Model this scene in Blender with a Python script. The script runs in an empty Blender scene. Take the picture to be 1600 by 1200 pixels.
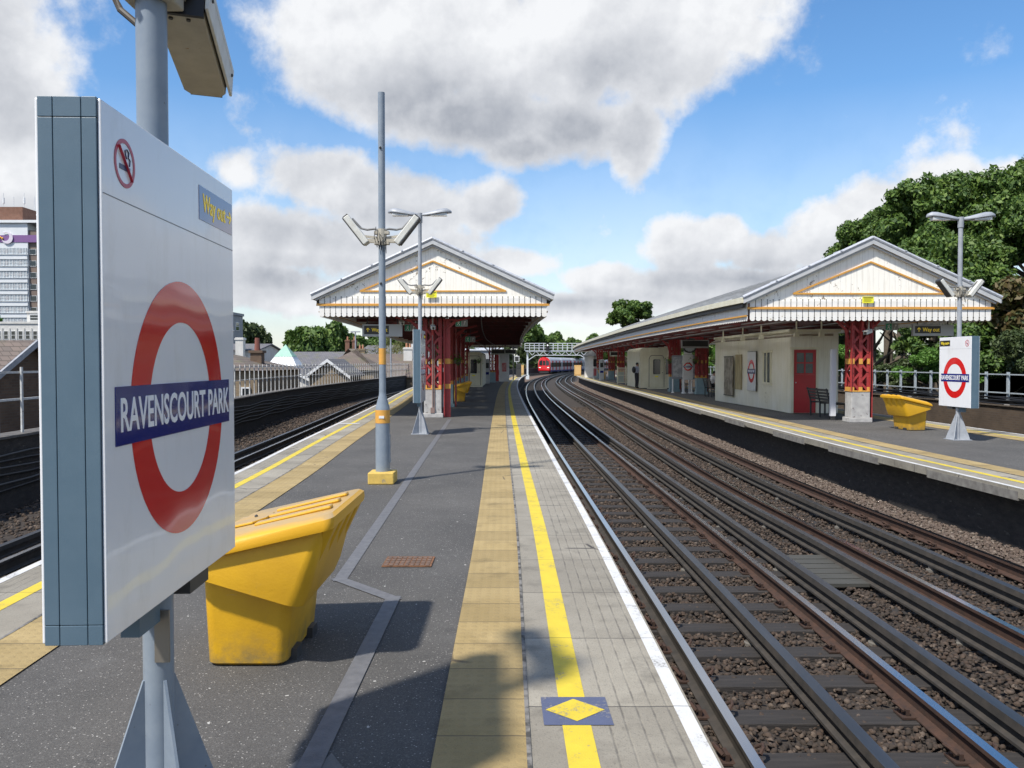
import bpy, math, random
import numpy as np
from mathutils import Vector, Matrix
random.seed(7)
rng = np.random.default_rng(7)
PI = math.pi
S = bpy.context.scene
COL = S.collection

# ---------------------------------------------------------------- camera
cam_d = bpy.data.cameras.new('camera'); cam = bpy.data.objects.new('camera', cam_d); COL.objects.link(cam)
cam_d.sensor_width = 36.0; cam_d.lens = 29.11
cam_d.clip_start = 0.05; cam_d.clip_end = 4000
cam.location = (0, 0, 1.65); cam.rotation_euler = (math.radians(90 - 1.505), 0, 0)
S.camera = cam

# ---------------------------------------------------------------- exposure
S.view_settings.view_transform = 'Standard'; S.view_settings.look = 'None'
S.view_settings.gamma = 1.0; S.view_settings.exposure = 0.32

# ---------------------------------------------------------------- sun
SUN_EL = math.radians(55.5); SUN_AZ = math.radians(180 + 44)      # clockwise from +Y
sd = Vector((math.sin(SUN_AZ) * math.cos(SUN_EL), math.cos(SUN_AZ) * math.cos(SUN_EL), math.sin(SUN_EL)))
sl = bpy.data.lights.new('sun', 'SUN'); sl.energy = 4.8; sl.angle = math.radians(2.4); sl.color = (1.0, 0.95, 0.87)
so = bpy.data.objects.new('sun', sl); COL.objects.link(so)
so.rotation_euler = sd.to_track_quat('Z', 'Y').to_euler(); so.location = (-20, -20, 60)

# ---------------------------------------------------------------- world: sky with clouds, all by direction
W = bpy.data.worlds.new('World'); S.world = W; W.use_nodes = True
nt = W.node_tree; nt.nodes.clear()
def N(t, **k):
    n = nt.nodes.new(t)
    for a, b in k.items():
        if a.startswith('i_'):
            key = a[2:]; n.inputs[int(key) if key.isdigit() else key].default_value = b
        else: setattr(n, a, b)
    return n
def LK(a, b): nt.links.new(a, b)
def MA(op, a, b=None, c=None, clamp=False):
    n = N('ShaderNodeMath', operation=op); n.use_clamp = clamp
    for i, v in enumerate((a, b, c)):
        if v is None: continue
        if isinstance(v, (int, float)): n.inputs[i].default_value = v
        else: LK(v, n.inputs[i])
    return n.outputs[0]
tc = N('ShaderNodeTexCoord'); sep = N('ShaderNodeSeparateXYZ'); LK(tc.outputs['Generated'], sep.inputs[0])
az = MA('ARCTAN2', sep.outputs[0], sep.outputs[1])
el = MA('ARCSINE', sep.outputs[2])
cmb = N('ShaderNodeCombineXYZ'); LK(az, cmb.inputs[0]); LK(el, cmb.inputs[1])
def fbm(scale, detail, rough, off=(0, 0, 0), sc=(1, 1, 1), dist=0.0):
    mp = N('ShaderNodeMapping'); mp.inputs['Location'].default_value = off; mp.inputs['Scale'].default_value = sc
    LK(tc.outputs['Generated'], mp.inputs[0])
    n = N('ShaderNodeTexNoise'); n.inputs['Scale'].default_value = scale; n.inputs['Detail'].default_value = detail
    n.inputs['Roughness'].default_value = rough; n.inputs['Distortion'].default_value = dist
    LK(mp.outputs[0], n.inputs['Vector']); return n.outputs[0]
def ae(x, y, F=1294., HY=566.):
    a = math.atan((x - 800) / F); e = math.atan((HY - y) / F * math.cos(a)); return a, e
def field(ells):
    cur = None
    for (x, y, rx, ry, w) in ells:
        a, e = ae(x, y)
        s = N('ShaderNodeVectorMath', operation='SUBTRACT'); LK(cmb.outputs[0], s.inputs[0]); s.inputs[1].default_value = (a, e, 0)
        m = N('ShaderNodeVectorMath', operation='MULTIPLY'); LK(s.outputs[0], m.inputs[0]); m.inputs[1].default_value = (1294. / rx, 1294. / ry, 0)
        l = N('ShaderNodeVectorMath', operation='LENGTH'); LK(m.outputs[0], l.inputs[0])
        v = MA('MULTIPLY', MA('SUBTRACT', 1.0, l.outputs['Value']), w)
        cur = v if cur is None else MA('SMOOTH_MAX', cur, v, 0.12)
    return cur
CLOUDS = [
 (540, 50, 150, 110, 1), (700, 60, 240, 130, 1), (900, 70, 240, 140, 1), (1060, 20, 170, 110, 1), (620, 130, 150, 80, 1), (760, 190, 170, 75, 1), (900, 205, 140, 70, 1), (985, 215, 60, 85, .9), (1050, 110, 120, 80, .9), (820, 235, 110, 45, .9),
 (30, 200, 100, 170, 1), (-60, 60, 200, 240, 1), (70, 350, 160, 90, 1), (20, 20, 100, 110, .8), (200, 400, 150, 60, .8), (365, 268, 45, 28, .45),
 (520, 285, 110, 55, 1), (640, 320, 170, 70, 1), (760, 320, 85, 60, .9), (460, 380, 160, 65, 1), (620, 400, 230, 60, 1), (430, 440, 120, 50, .8),
 (800, 410, 90, 36, .9), (940, 440, 80, 34, 1), (880, 480, 200, 34, .9),
 (1075, 385, 75, 55, 1), (1130, 375, 60, 48, 1), (1200, 395, 80, 50, 1), (1280, 375, 90, 65, 1), (1380, 350, 100, 75, 1), (1470, 320, 80, 62, 1), (1590, 340, 90, 80, 1),
 (1150, 450, 260, 45, 1), (500, 465, 380, 38, .8),
]
GREYS = [(700, 200, 260, 90, .9), (880, 235, 220, 75, 1), (980, 160, 120, 90, .6), (500, 180, 120, 60, .7), (620, 360, 240, 40, .7), (740, 340, 110, 50, .5), (60, 390, 170, 60, .8), (0, 110, 80, 110, .6), (1230, 430, 240, 32, .8), (1400, 410, 160, 45, .7), (1560, 400, 120, 40, .6), (900, 470, 200, 20, .5), (460, 430, 200, 30, .6)]
D = field(CLOUDS); G = field(GREYS)
n1 = fbm(5.5, 9, .58); n2 = fbm(16, 8, .62, (3, 1, 2)); n3 = fbm(2.2, 5, .5, (7, 2, 5))
nn = MA('ADD', MA('MULTIPLY', MA('SUBTRACT', n1, .5), 1.5), MA('MULTIPLY', MA('SUBTRACT', n2, .5), .95))
back = MA('MULTIPLY', MA('GREATER_THAN', MA('ABSOLUTE', az), 0.95), MA('SUBTRACT', MA('MULTIPLY', MA('SUBTRACT', n3, .44), 3.0), 0))   # free clouds out of the drawn sector
dens = MA('ADD', MA('MAXIMUM', D, MA('SUBTRACT', back, .15)), nn)
mr = N('ShaderNodeMapRange', interpolation_type='SMOOTHSTEP'); LK(dens, mr.inputs[0]); mr.inputs[1].default_value = -0.09; mr.inputs[2].default_value = 0.34
alpha = mr.outputs[0]
# thin veil near the horizon and a little everywhere
veil = N('ShaderNodeMapRange'); LK(el, veil.inputs[0]); veil.inputs[1].default_value = 0.0; veil.inputs[2].default_value = 0.30; veil.inputs[3].default_value = .62; veil.inputs[4].default_value = 0.0
cov = MA('MAXIMUM', alpha, MA('MULTIPLY', veil.outputs[0], MA('ADD', .55, n1)), clamp=True)
def fb2(scale, detail, rough, off):
    v = N('ShaderNodeVectorMath', operation='ADD'); LK(tc.outputs['Generated'], v.inputs[0]); v.inputs[1].default_value = off
    n = N('ShaderNodeTexNoise'); n.inputs['Scale'].default_value = scale; n.inputs['Detail'].default_value = detail; n.inputs['Roughness'].default_value = rough; LK(v.outputs[0], n.inputs['Vector']); return n.outputs[0]
bil = MA('ADD', MA('MULTIPLY', MA('SUBTRACT', fb2(5.5, 8, .55, (-.02, 0, .035)), fb2(5.5, 8, .55, (0, 0, 0))), 3.2), MA('MULTIPLY', MA('SUBTRACT', fb2(17, 6, .55, (-.006, 0, .011)), fb2(17, 6, .55, (0, 0, 0))), 1.5))
gm = N('ShaderNodeMapRange', interpolation_type='SMOOTHSTEP'); LK(MA('ADD', G, MA('MULTIPLY', MA('SUBTRACT', n1, .5), .7)), gm.inputs[0])
gm.inputs[1].default_value = -.45; gm.inputs[2].default_value = .65
thick = N('ShaderNodeMapRange'); LK(dens, thick.inputs[0]); thick.inputs[1].default_value = .02; thick.inputs[2].default_value = .6
gs = MA('ADD', MA('MULTIPLY', MA('MULTIPLY', gm.outputs[0], thick.outputs[0]), .62), MA('ADD', MA('MULTIPLY', bil, .5), .09), clamp=True)
cr = N('ShaderNodeValToRGB'); LK(gs, cr.inputs[0])
cr.color_ramp.elements[0].color = (.88, .895, .92, 1); cr.color_ramp.elements[1].color = (.34, .37, .43, 1)
e = cr.color_ramp.elements.new(.30); e.color = (.70, .72, .76, 1)
sky = N('ShaderNodeTexSky'); sky.sky_type = 'NISHITA'; sky.sun_disc = False; sky.sun_elevation = SUN_EL; sky.sun_rotation = SUN_AZ
sky.altitude = 20; sky.air_density = 1.0; sky.dust_density = .6; sky.ozone_density = 2.5
SKYS = 0.10
hs_ = N('ShaderNodeHueSaturation'); hs_.inputs['Saturation'].default_value = 1.22; hs_.inputs['Value'].default_value = 1.5; LK(sky.outputs[0], hs_.inputs['Color'])
bg1 = N('ShaderNodeBackground'); LK(hs_.outputs[0], bg1.inputs[0]); bg1.inputs[1].default_value = SKYS
bg2 = N('ShaderNodeBackground'); LK(cr.outputs[0], bg2.inputs[0]); bg2.inputs[1].default_value = 0.84
mx = N('ShaderNodeMixShader'); LK(cov, mx.inputs[0]); LK(bg1.outputs[0], mx.inputs[1]); LK(bg2.outputs[0], mx.inputs[2])
ow = N('ShaderNodeOutputWorld'); LK(mx.outputs[0], ow.inputs[0])

# ================================================================ helpers
def shift(h, s, v): pass
class MB:
    """collects geometry for one mesh"""
    def __init__(s): s.v = []; s.f = []; s.m = []; s.uv = {}
    def add(s, vs, fs, mi=0, uvs=None):
        o = len(s.v); s.v += [tuple(p) for p in vs]
        for k, f in enumerate(fs):
            if uvs is not None: s.uv[len(s.f)] = uvs[k]
            s.f.append(tuple(i + o for i in f)); s.m.append(mi)
        return s
    def box(s, x0, x1, y0, y1, z0, z1, mi=0, M=None):
        vs = [(x0,y0,z0),(x1,y0,z0),(x1,y1,z0),(x0,y1,z0),(x0,y0,z1),(x1,y0,z1),(x1,y1,z1),(x0,y1,z1)]
        if M is not None: vs = [M @ Vector(v) for v in vs]
        return s.add(vs, [(3,2,1,0),(4,5,6,7),(0,1,5,4),(1,2,6,5),(2,3,7,6),(3,0,4,7)], mi)
    def cb(s, c, d, mi=0, M=None):
        return s.box(c[0]-d[0]/2, c[0]+d[0]/2, c[1]-d[1]/2, c[1]+d[1]/2, c[2]-d[2]/2, c[2]+d[2]/2, mi, M)
    def bar(s, p, q, w, h, mi=0, up=(0,0,1)):
        p = Vector(p); q = Vector(q); d = (q - p); L = d.length; d.normalize(); up = Vector(up)
        if abs(d.dot(up)) > .98: up = Vector((0, 1, 0))
        r = d.cross(up).normalized(); u = r.cross(d)
        vs = [p + r*a*w/2 + u*b*h/2 for a, b in ((-1,-1),(1,-1),(1,1),(-1,1))] + [q + r*a*w/2 + u*b*h/2 for a, b in ((-1,-1),(1,-1),(1,1),(-1,1))]
        return s.add(vs, [(0,1,2,3),(7,6,5,4),(0,4,5,1),(1,5,6,2),(2,6,7,3),(3,7,4,0)], mi)
    def tube(s, pts, r, n=10, mi=0, cap=True):
        pts = [Vector(p) for p in pts]; rs = r if isinstance(r, (list, tuple)) else [r]*len(pts)
        vs = []; fs = []
        for i, p in enumerate(pts):
            d = (pts[min(i+1, len(pts)-1)] - pts[max(i-1, 0)]).normalized()
            a = Vector((0,0,1)) if abs(d.z) < .9 else Vector((0,1,0))
            u = d.cross(a).normalized(); w = d.cross(u)
            for k in range(n):
                t = 2*PI*k/n; vs.append(p + (u*math.cos(t) + w*math.sin(t))*rs[i])
        for i in range(len(pts)-1):
            for k in range(n):
                k2 = (k+1) % n; fs.append((i*n+k, i*n+k2, (i+1)*n+k2, (i+1)*n+k))
        if cap: fs.append(tuple(range(n))[::-1]); fs.append(tuple((len(pts)-1)*n + k for k in range(n)))
        return s.add(vs, fs, mi)
    def prism(s, poly, a, b, axis='y', mi=0):
        """poly: 2D outline; extruded from a to b along axis. y: poly=(x,z); x: poly=(y,z); z: poly=(x,y)"""
        f = {'y': lambda p, t: (p[0], t, p[1]), 'x': lambda p, t: (t, p[0], p[1]), 'z': lambda p, t: (p[0], p[1], t)}[axis]
        n = len(poly); vs = [f(p, a) for p in poly] + [f(p, b) for p in poly]
        fs = [tuple(range(n)), tuple(range(2*n-1, n-1, -1))] + [(i, n+i, n+(i+1) % n, (i+1) % n) for i in range(n)]
        return s.add(vs, fs, mi)
    def ring(s, c, r0, r1, a, b, axis='x', n=64, mi=0):
        vs = []; fs = []
        for k in range(n):
            t = 2*PI*k/n
            for r in (r0, r1):
                for h in (a, b):
                    u, w = c[0] + r*math.cos(t), c[1] + r*math.sin(t)
                    vs.append((h, u, w) if axis == 'x' else (u, h, w) if axis == 'y' else (u, w, h))
        for k in range(n):
            i = 4*k; j = 4*((k+1) % n)
            fs += [(i, j, j+1, i+1), (i+2, i+3, j+3, j+2), (i, i+2, j+2, j), (i+1, j+1, j+3, i+3)]
        return s.add(vs, fs, mi)
    def sphere(s, c, r, n=12, mi=0, sc=(1,1,1)):
        vs = []; fs = []; m = n//2
        for i in range(m+1):
            for k in range(n):
                t = PI*i/m; p = 2*PI*k/n
                vs.append((c[0]+r*sc[0]*math.sin(t)*math.cos(p), c[1]+r*sc[1]*math.sin(t)*math.sin(p), c[2]+r*sc[2]*math.cos(t)))
        for i in range(m):
            for k in range(n): fs.append((i*n+k, (i+1)*n+k, (i+1)*n+(k+1) % n, i*n+(k+1) % n))
        return s.add(vs, fs, mi)
    def build(s, name, mats, parent=None, smooth=False, bevel=0, loc=None, rz=0, wn=False):
        me = bpy.data.meshes.new(name); me.from_pydata(s.v, [], s.f)
        if not isinstance(mats, (list, tuple)): mats = [mats]
        for m in mats: me.materials.append(m)
        me.polygons.foreach_set('material_index', s.m)
        if smooth: me.polygons.foreach_set('use_smooth', [True]*len(s.f))
        if s.uv:
            ul = me.uv_layers.new(name='UVMap')
            for fi, uv in s.uv.items():
                for li, c in zip(me.polygons[fi].loop_indices, uv): ul.data[li].uv = c
        me.update()
        import bmesh
        b = bmesh.new(); b.from_mesh(me); bmesh.ops.recalc_face_normals(b, faces=b.faces); b.to_mesh(me); b.free()
        o = bpy.data.objects.new(name, me); COL.objects.link(o)
        if parent is not None: o.parent = parent
        if loc is not None: o.location = loc
        if rz: o.rotation_euler = (0, 0, rz)
        if bevel:
            md = o.modifiers.new('bevel', 'BEVEL'); md.width = bevel; md.segments = 2; md.limit_method = 'ANGLE'; md.angle_limit = math.radians(35)
        if smooth:
            try:
                me.set_sharp_from_angle(angle=math.radians(38))
            except Exception: pass
        return o
def tag(o, label=None, cat=None, group=None, kind=None):
    if label: o['label'] = label
    if cat: o['category'] = cat
    if group: o['group'] = group
    if kind: o['kind'] = kind
    return o
def thing(name, label, cat, loc=(0,0,0), rz=0, group=None):
    o = bpy.data.objects.new(name, None); COL.objects.link(o); o.location = loc; o.rotation_euler = (0, 0, rz)
    o.empty_display_size = .2
    return tag(o, label, cat, group)
def copy_tree(o, parent=None, loc=None, rz=None, label=None, group=None):
    c = o.copy(); COL.objects.link(c)
    if parent is not None: c.parent = parent
    if loc is not None: c.location = loc
    if rz is not None: c.rotation_euler = (0, 0, rz)
    if label: c['label'] = label
    if group: c['group'] = group
    for ch in list(KIDS(o)): copy_tree(ch, c)
    return c
def KIDS(o): return [x for x in COL.objects if x.parent == o]
def text(s, size, m, parent, loc, rot, name='lettering', bold=0.0, xs=1.0, ext=.0008, align='CENTER'):
    cu = bpy.data.curves.new(name, 'FONT'); cu.body = s; cu.size = size; cu.align_x = align; cu.align_y = 'CENTER'
    cu.offset = bold; cu.extrude = ext; cu.resolution_u = 4
    o = bpy.data.objects.new(name, cu); COL.objects.link(o)
    dg = bpy.context.evaluated_depsgraph_get(); me = bpy.data.meshes.new_from_object(o.evaluated_get(dg))
    bpy.data.objects.remove(o); me.name = name; me.materials.clear(); me.materials.append(m)
    q = bpy.data.objects.new(name, me); COL.objects.link(q); q.parent = parent
    q.location = loc; q.rotation_euler = rot; q.scale = (xs, 1, 1); return q

# ---------------------------------------------------------------- materials
def mat(name, c, c2=None, ns=3.0, rough=.6, metal=0.0, bump=0.0, bs=40.0, amt=.5, spec=None, detail=6, coat=0, coords='Object', spots=None, emis=None, stretch=(1,1,1), lo=.35, hi=.65, rv=0.0):
    m = bpy.data.materials.new(name); m.use_nodes = True; t = m.node_tree; b = t.nodes['Principled BSDF']
    b.inputs['Roughness'].default_value = rough; b.inputs['Metallic'].default_value = metal
    if coat: b.inputs['Coat Weight'].default_value = coat; b.inputs['Coat Roughness'].default_value = .05
    if spec is not None: b.inputs['Specular IOR Level'].default_value = spec
    b.inputs['Base Color'].default_value = (*c, 1)
    if emis: b.inputs['Emission Color'].default_value = (*emis[0], 1); b.inputs['Emission Strength'].default_value = emis[1]
    if c2 is None and not bump: return m
    tcn = t.nodes.new('ShaderNodeTexCoord'); mp = t.nodes.new('ShaderNodeMapping'); mp.inputs['Scale'].default_value = stretch
    t.links.new(tcn.outputs[coords], mp.inputs[0])
    def noise(sc, det=detail, ro=.6):
        n = t.nodes.new('ShaderNodeTexNoise'); n.inputs['Scale'].default_value = sc; n.inputs['Detail'].default_value = det; n.inputs['Roughness'].default_value = ro
        t.links.new(mp.outputs[0], n.inputs['Vector']); return n.outputs[0]
    if c2 is not None:
        nz = noise(ns)
        r = t.nodes.new('ShaderNodeMapRange'); t.links.new(nz, r.inputs[0]); r.inputs[1].default_value = lo; r.inputs[2].default_value = hi; r.inputs[4].default_value = 1
        mxn = t.nodes.new('ShaderNodeMix'); mxn.data_type = 'RGBA'; t.links.new(r.outputs[0], mxn.inputs[0])
        mxn.inputs[6].default_value = (*c, 1); mxn.inputs[7].default_value = (*c2, 1); out = mxn.outputs[2]
        if spots:
            sc, thr, colr = spots
            n2 = noise(sc, 3, .5); r2 = t.nodes.new('ShaderNodeMapRange'); t.links.new(n2, r2.inputs[0]); r2.inputs[1].default_value = thr; r2.inputs[2].default_value = thr + .04; r2.inputs[4].default_value = 1
            m2 = t.nodes.new('ShaderNodeMix'); m2.data_type = 'RGBA'; t.links.new(r2.outputs[0], m2.inputs[0]); t.links.new(out, m2.inputs[6]); m2.inputs[7].default_value = (*colr, 1); out = m2.outputs[2]
        t.links.new(out, b.inputs['Base Color'])
        if rv:
            rr = t.nodes.new('ShaderNodeMapRange'); t.links.new(nz, rr.inputs[0]); rr.inputs[3].default_value = max(0, rough - rv); rr.inputs[4].default_value = min(1, rough + rv); t.links.new(rr.outputs[0], b.inputs['Roughness'])
    if bump:
        bn = t.nodes.new('ShaderNodeBump'); bn.inputs['Strength'].default_value = bump; bn.inputs['Distance'].default_value = .01
        t.links.new(noise(bs, 5), bn.inputs['Height']); t.links.new(bn.outputs[0], b.inputs['Normal'])
    return m
class NT:
    """small helper for hand written node materials"""
    def __init__(s, name, rough=.7):
        s.m = bpy.data.materials.new(name); s.m.use_nodes = True; s.t = s.m.node_tree; s.b = s.t.nodes['Principled BSDF']; s.b.inputs['Roughness'].default_value = rough
    def n(s, t, **k):
        x = s.t.nodes.new(t)
        for a, b in k.items(): setattr(x, a, b)
        return x
    def l(s, a, b): s.t.links.new(a, b)
    def co(s, kind='Object', sc=(1,1,1), loc=(0,0,0)):
        a = s.n('ShaderNodeTexCoord'); b = s.n('ShaderNodeMapping'); b.inputs['Scale'].default_value = sc; b.inputs['Location'].default_value = loc
        s.l(a.outputs[kind], b.inputs[0]); return b.outputs[0]
    def noise(s, co, sc, det=6, ro=.6):
        x = s.n('ShaderNodeTexNoise'); x.inputs['Scale'].default_value = sc; x.inputs['Detail'].default_value = det; x.inputs['Roughness'].default_value = ro; s.l(co, x.inputs['Vector']); return x.outputs[0]
    def rng(s, v, a, b, c=0., d=1.):
        x = s.n('ShaderNodeMapRange'); s.l(v, x.inputs[0])
        for i, q in zip((1, 2, 3, 4), (a, b, c, d)): x.inputs[i].default_value = q
        return x.outputs[0]
    def mix(s, f, a, b):
        x = s.n('ShaderNodeMix', data_type='RGBA')
        for v, i in ((f, 0), (a, 6), (b, 7)):
            if isinstance(v, (tuple, list)): x.inputs[i].default_value = (*v, 1)
            elif isinstance(v, float): x.inputs[i].default_value = v
            else: s.l(v, x.inputs[i])
        return x.outputs[2]
    def math(s, op, a, b=0., clamp=False):
        x = s.n('ShaderNodeMath', operation=op); x.use_clamp = clamp
        for v, i in ((a, 0), (b, 1)):
            if isinstance(v, (int, float)): x.inputs[i].default_value = v
            else: s.l(v, x.inputs[i])
        return x.outputs[0]
    def sep(s, v):
        x = s.n('ShaderNodeSeparateXYZ'); s.l(v, x.inputs[0]); return x.outputs
    def col(s, c): s.l(c, s.b.inputs['Base Color'])
    def bump(s, h, st=.3, d=.01):
        x = s.n('ShaderNodeBump'); x.inputs['Strength'].default_value = st; x.inputs['Distance'].default_value = d; s.l(h, x.inputs['Height']); s.l(x.outputs[0], s.b.inputs['Normal'])

# asphalt
a = NT('asphalt', .85); c = a.co()
ag = a.noise(c, 260, 3, .7); big = a.noise(c, .7, 6, .6); mid = a.noise(c, 6, 5, .6)
base = a.mix(a.rng(big, .35, .68), (.058, .055, .051), (.092, .087, .080)); base = a.mix(a.rng(ag, .66, .74, 0, .7), base, (.22, .21, .20)); base = a.mix(a.rng(ag, .42, .34), base, (.02, .02, .021))
base = a.mix(a.rng(mid, .62, .70, 0, .35), base, (.028, .028, .030)); base = a.mix(a.rng(a.noise(c, 1.9, 7, .7), .58, .70, 0, .55), base, (.115, .112, .106)); base = a.mix(a.rng(a.noise(a.co(sc=(1,.25,1)), 2.6, 6, .7), .60, .72, 0, .45), base, (.030, .030, .031))
vo = a.n('ShaderNodeTexVoronoi'); vo.inputs['Scale'].default_value = 190; a.l(c, vo.inputs['Vector']); vs_ = a.sep(vo.outputs['Color']); base = a.mix(a.rng(vs_[0], .82, .88, 0, .5), base, (.15, .145, .135)); base = a.mix(a.rng(vs_[1], .80, .86, 0, .4), base, (.022, .022, .023)); base = a.mix(a.rng(vs_[2], .986, .992, 0, .7), base, (.40, .38, .35))
sp = a.noise(c, 22, 2, .4); base = a.mix(a.rng(sp, .745, .76), base, (.42, .41, .38)); a.col(base); a.bump(a.math('ADD', ag, a.noise(c, 90, 3)), .55, .006)
ASPH = a.m
ASPH2 = mat('asphalt_patch', (.10, .097, .09), (.15, .145, .14), 8, .9, bump=.5, bs=200)
# coping slab: UV u across, v along
def slab(name, c0, c1, jl, groove=True, blis=False, dark=(.05, .045, .04)):
    a = NT(name, .82); uv = a.co('UV'); ob = a.co(); x, y, z = a.sep(uv)[:3]
    wob = a.math('MULTIPLY', a.math('SUBTRACT', a.noise(ob, 7, 5), .5), .018)
    v = a.math('ADD', y, wob); fr = a.math('FRACT', a.math('DIVIDE', v, jl)); d = a.math('ABSOLUTE', a.math('SUBTRACT', fr, .5))
    joint = a.rng(d, .5 - .008/jl*.9, .5)
    st = a.noise(ob, 1.6, 7, .65); fine = a.noise(ob, 130, 4, .7); fl = a.n('ShaderNodeMath', operation='FLOOR'); a.l(a.math('DIVIDE', v, jl), fl.inputs[0])
    wn = a.n('ShaderNodeTexWhiteNoise', noise_dimensions='1D'); a.l(fl.outputs[0], wn.inputs['W'])
    base = a.mix(a.rng(st, .3, .7), c0, c1)
    base = a.mix(a.math('MULTIPLY', wn.outputs['Value'], .5), base, tuple(q*.62 for q in c0))
    base = a.mix(a.rng(fine, .56, .70, 0, .75), base, dark); base = a.mix(a.rng(fine, .36, .28, 0, .35), base, tuple(min(1, q*1.5) for q in c1))
    h = fine
    if groove:
        g = a.math('ABSOLUTE', a.math('SUBTRACT', a.math('FRACT', a.math('DIVIDE', x, .075)), .5)); gr = a.math('MULTIPLY', a.rng(g, .40, .5), a.rng(x, .33, .36)); base = a.mix(a.math('MULTIPLY', gr, a.rng(a.noise(ob, 5, 5), .40, .62, 0, .7)), base, dark); h = a.math('SUBTRACT', h, gr)
    if blis:
        gx = a.math('ABSOLUTE', a.math('SUBTRACT', a.math('FRACT', a.math('DIVIDE', x, .0667)), .5)); gy = a.math('ABSOLUTE', a.math('SUBTRACT', a.math('FRACT', a.math('DIVIDE', v, .0667)), .5))
        r = a.math('SQRT', a.math('ADD', a.math('MULTIPLY', gx, gx), a.math('MULTIPLY', gy, gy))); bl = a.rng(r, .34, .24)
        base = a.mix(a.math('MULTIPLY', bl, .16), base, tuple(q*.66 for q in c0)); h = a.math('ADD', a.math('MULTIPLY', bl, .7), fine)
    crack = a.n('ShaderNodeTexVoronoi', feature='DISTANCE_TO_EDGE'); crack.inputs['Scale'].default_value = .9; a.l(ob, crack.inputs['Vector'])
    cm = a.math('MULTIPLY', a.rng(crack.outputs[0], .012, .004), a.rng(a.noise(ob, .8, 2), .56, .6)); base = a.mix(cm, base, dark)
    blot = a.noise(ob, 3.3, 5, .6); base = a.mix(a.rng(blot, .54, .70, 0, .5), base, tuple(q*.4 for q in c0))
    base = a.mix(joint, base, dark); a.col(base); a.bump(a.math('SUBTRACT', h, a.math('MULTIPLY', joint, 3)), .5, .006); return a.m
COPE = slab('coping_slab', (.225, .203, .162), (.335, .308, .252), .98)
COPE2 = slab('coping_plain', (.27, .25, .22), (.38, .36, .32), .98, groove=False)
TACT = slab('tactile_paving', (.30, .218, .088), (.40, .30, .14), .4, groove=False, blis=True, dark=(.12, .09, .05))
def paint(name, c, under, wear=.62, jl=.98):
    a = NT(name, .6); ob = a.co(); f = a.noise(ob, 60, 5, .75); b = a.noise(ob, 5, 5, .6); y = a.sep(a.co('UV'))[1]
    w = a.math('ADD', a.math('MULTIPLY', f, .55), a.math('MULTIPLY', b, .45)); base = a.mix(a.rng(b, .3, .7), c, tuple(q*.80 for q in c)); base = a.mix(a.rng(w, wear, wear+.05), base, under)
    wob = a.math('MULTIPLY', a.math('SUBTRACT', a.noise(ob, 7, 5), .5), .018); d = a.math('ABSOLUTE', a.math('SUBTRACT', a.math('FRACT', a.math('DIVIDE', a.math('ADD', y, wob), jl)), .5)); base = a.mix(a.rng(d, .5 - .007/jl, .5, 0, .8), base, (.06, .05, .03))
    a.col(base); a.bump(a.noise(ob, 130, 4), .4, .005); return a.m
YEL = paint('yellow_line_paint', (.62, .475, .035), (.24, .21, .14), .555)
WHI = paint('white_edge_paint', (.60, .60, .59), (.22, .21, .19), .555)
BLUEP = paint('blue_patch_paint', (.085, .10, .17), (.2, .19, .18), .55)
TAR = mat('grey_mortar', (.05, .047, .042), (.19, .18, .165), 11, .9, lo=.4, hi=.56)
GREYT = mat('grey_trunking_lid', (.095, .096, .102), (.135, .135, .14), 14, .6, bump=.3, bs=120, spots=(30, .66, (.1, .1, .1)))
CONC = mat('concrete', (.33, .32, .31), (.45, .44, .42), 6, .85, bump=.5, bs=60, spots=(9, .64, (.22, .2, .19)))
DKBR = mat('sooty_brick', (.020, .018, .017), (.042, .036, .032), 5, .92, bump=.8, bs=22, stretch=(1, 1, 3), spots=(6, .66, (.075, .068, .06)))
BALL = mat('ballast_bed', (.020, .015, .012), (.045, .035, .027), 14, .95, bump=1.0, bs=26)
def stonemat(name, cols):
    a = NT(name, .9); g = a.n('ShaderNodeNewGeometry'); cr = a.n('ShaderNodeValToRGB'); a.l(g.outputs['Random Per Island'], cr.inputs[0]); cr.color_ramp.interpolation = 'LINEAR'
    el = cr.color_ramp.elements; el[0].color = (*cols[0], 1); el[1].color = (*cols[-1], 1)
    for i, q in enumerate(cols[1:-1]): x = el.new((i+1)/(len(cols)-1)); x.color = (*q, 1)
    a.col(a.mix(a.rng(a.noise(a.co(), 60, 4), .3, .7, 0, .5), cr.outputs[0], (.03, .025, .022))); return a.m
STONE = stonemat('ballast_stone', [(.020, .014, .010), (.050, .034, .023), (.032, .023, .016), (.074, .049, .033), (.046, .027, .016), (.14, .105, .078)])
STONE2 = stonemat('clean_ballast_stone', [(.06, .044, .033), (.125, .090, .070), (.085, .062, .050), (.17, .13, .10), (.10, .07, .055), (.24, .20, .165)])
RUST = mat('rusty_rail_web', (.034, .019, .013), (.062, .030, .018), 10, .85, bump=.4, bs=60)
DRAIL = mat('dark_conductor_steel', (.028, .025, .021), (.05, .042, .034), 8, .75, bump=.3, bs=60)
SHINE = mat('polished_rail_top', (.55, .55, .56), (.42, .42, .43), 3, .19, 1.0, stretch=(1, .1, 1))
CTOP = mat('worn_conductor_top', (.17, .165, .16), (.11, .105, .10), 4, .36, .9, stretch=(1, .1, 1), bump=.1, bs=80)
SLEEP = mat('dark_timber', (.017, .015, .014), (.036, .031, .028), 6, .85, bump=.8, bs=20, stretch=(.3, 4, 4))
POLEG = mat('grey_blue_pole_paint', (.185, .225, .275), (.225, .265, .31), 9, .38, bump=.06, bs=300, spots=(38, .72, (.13, .14, .15)))
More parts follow.
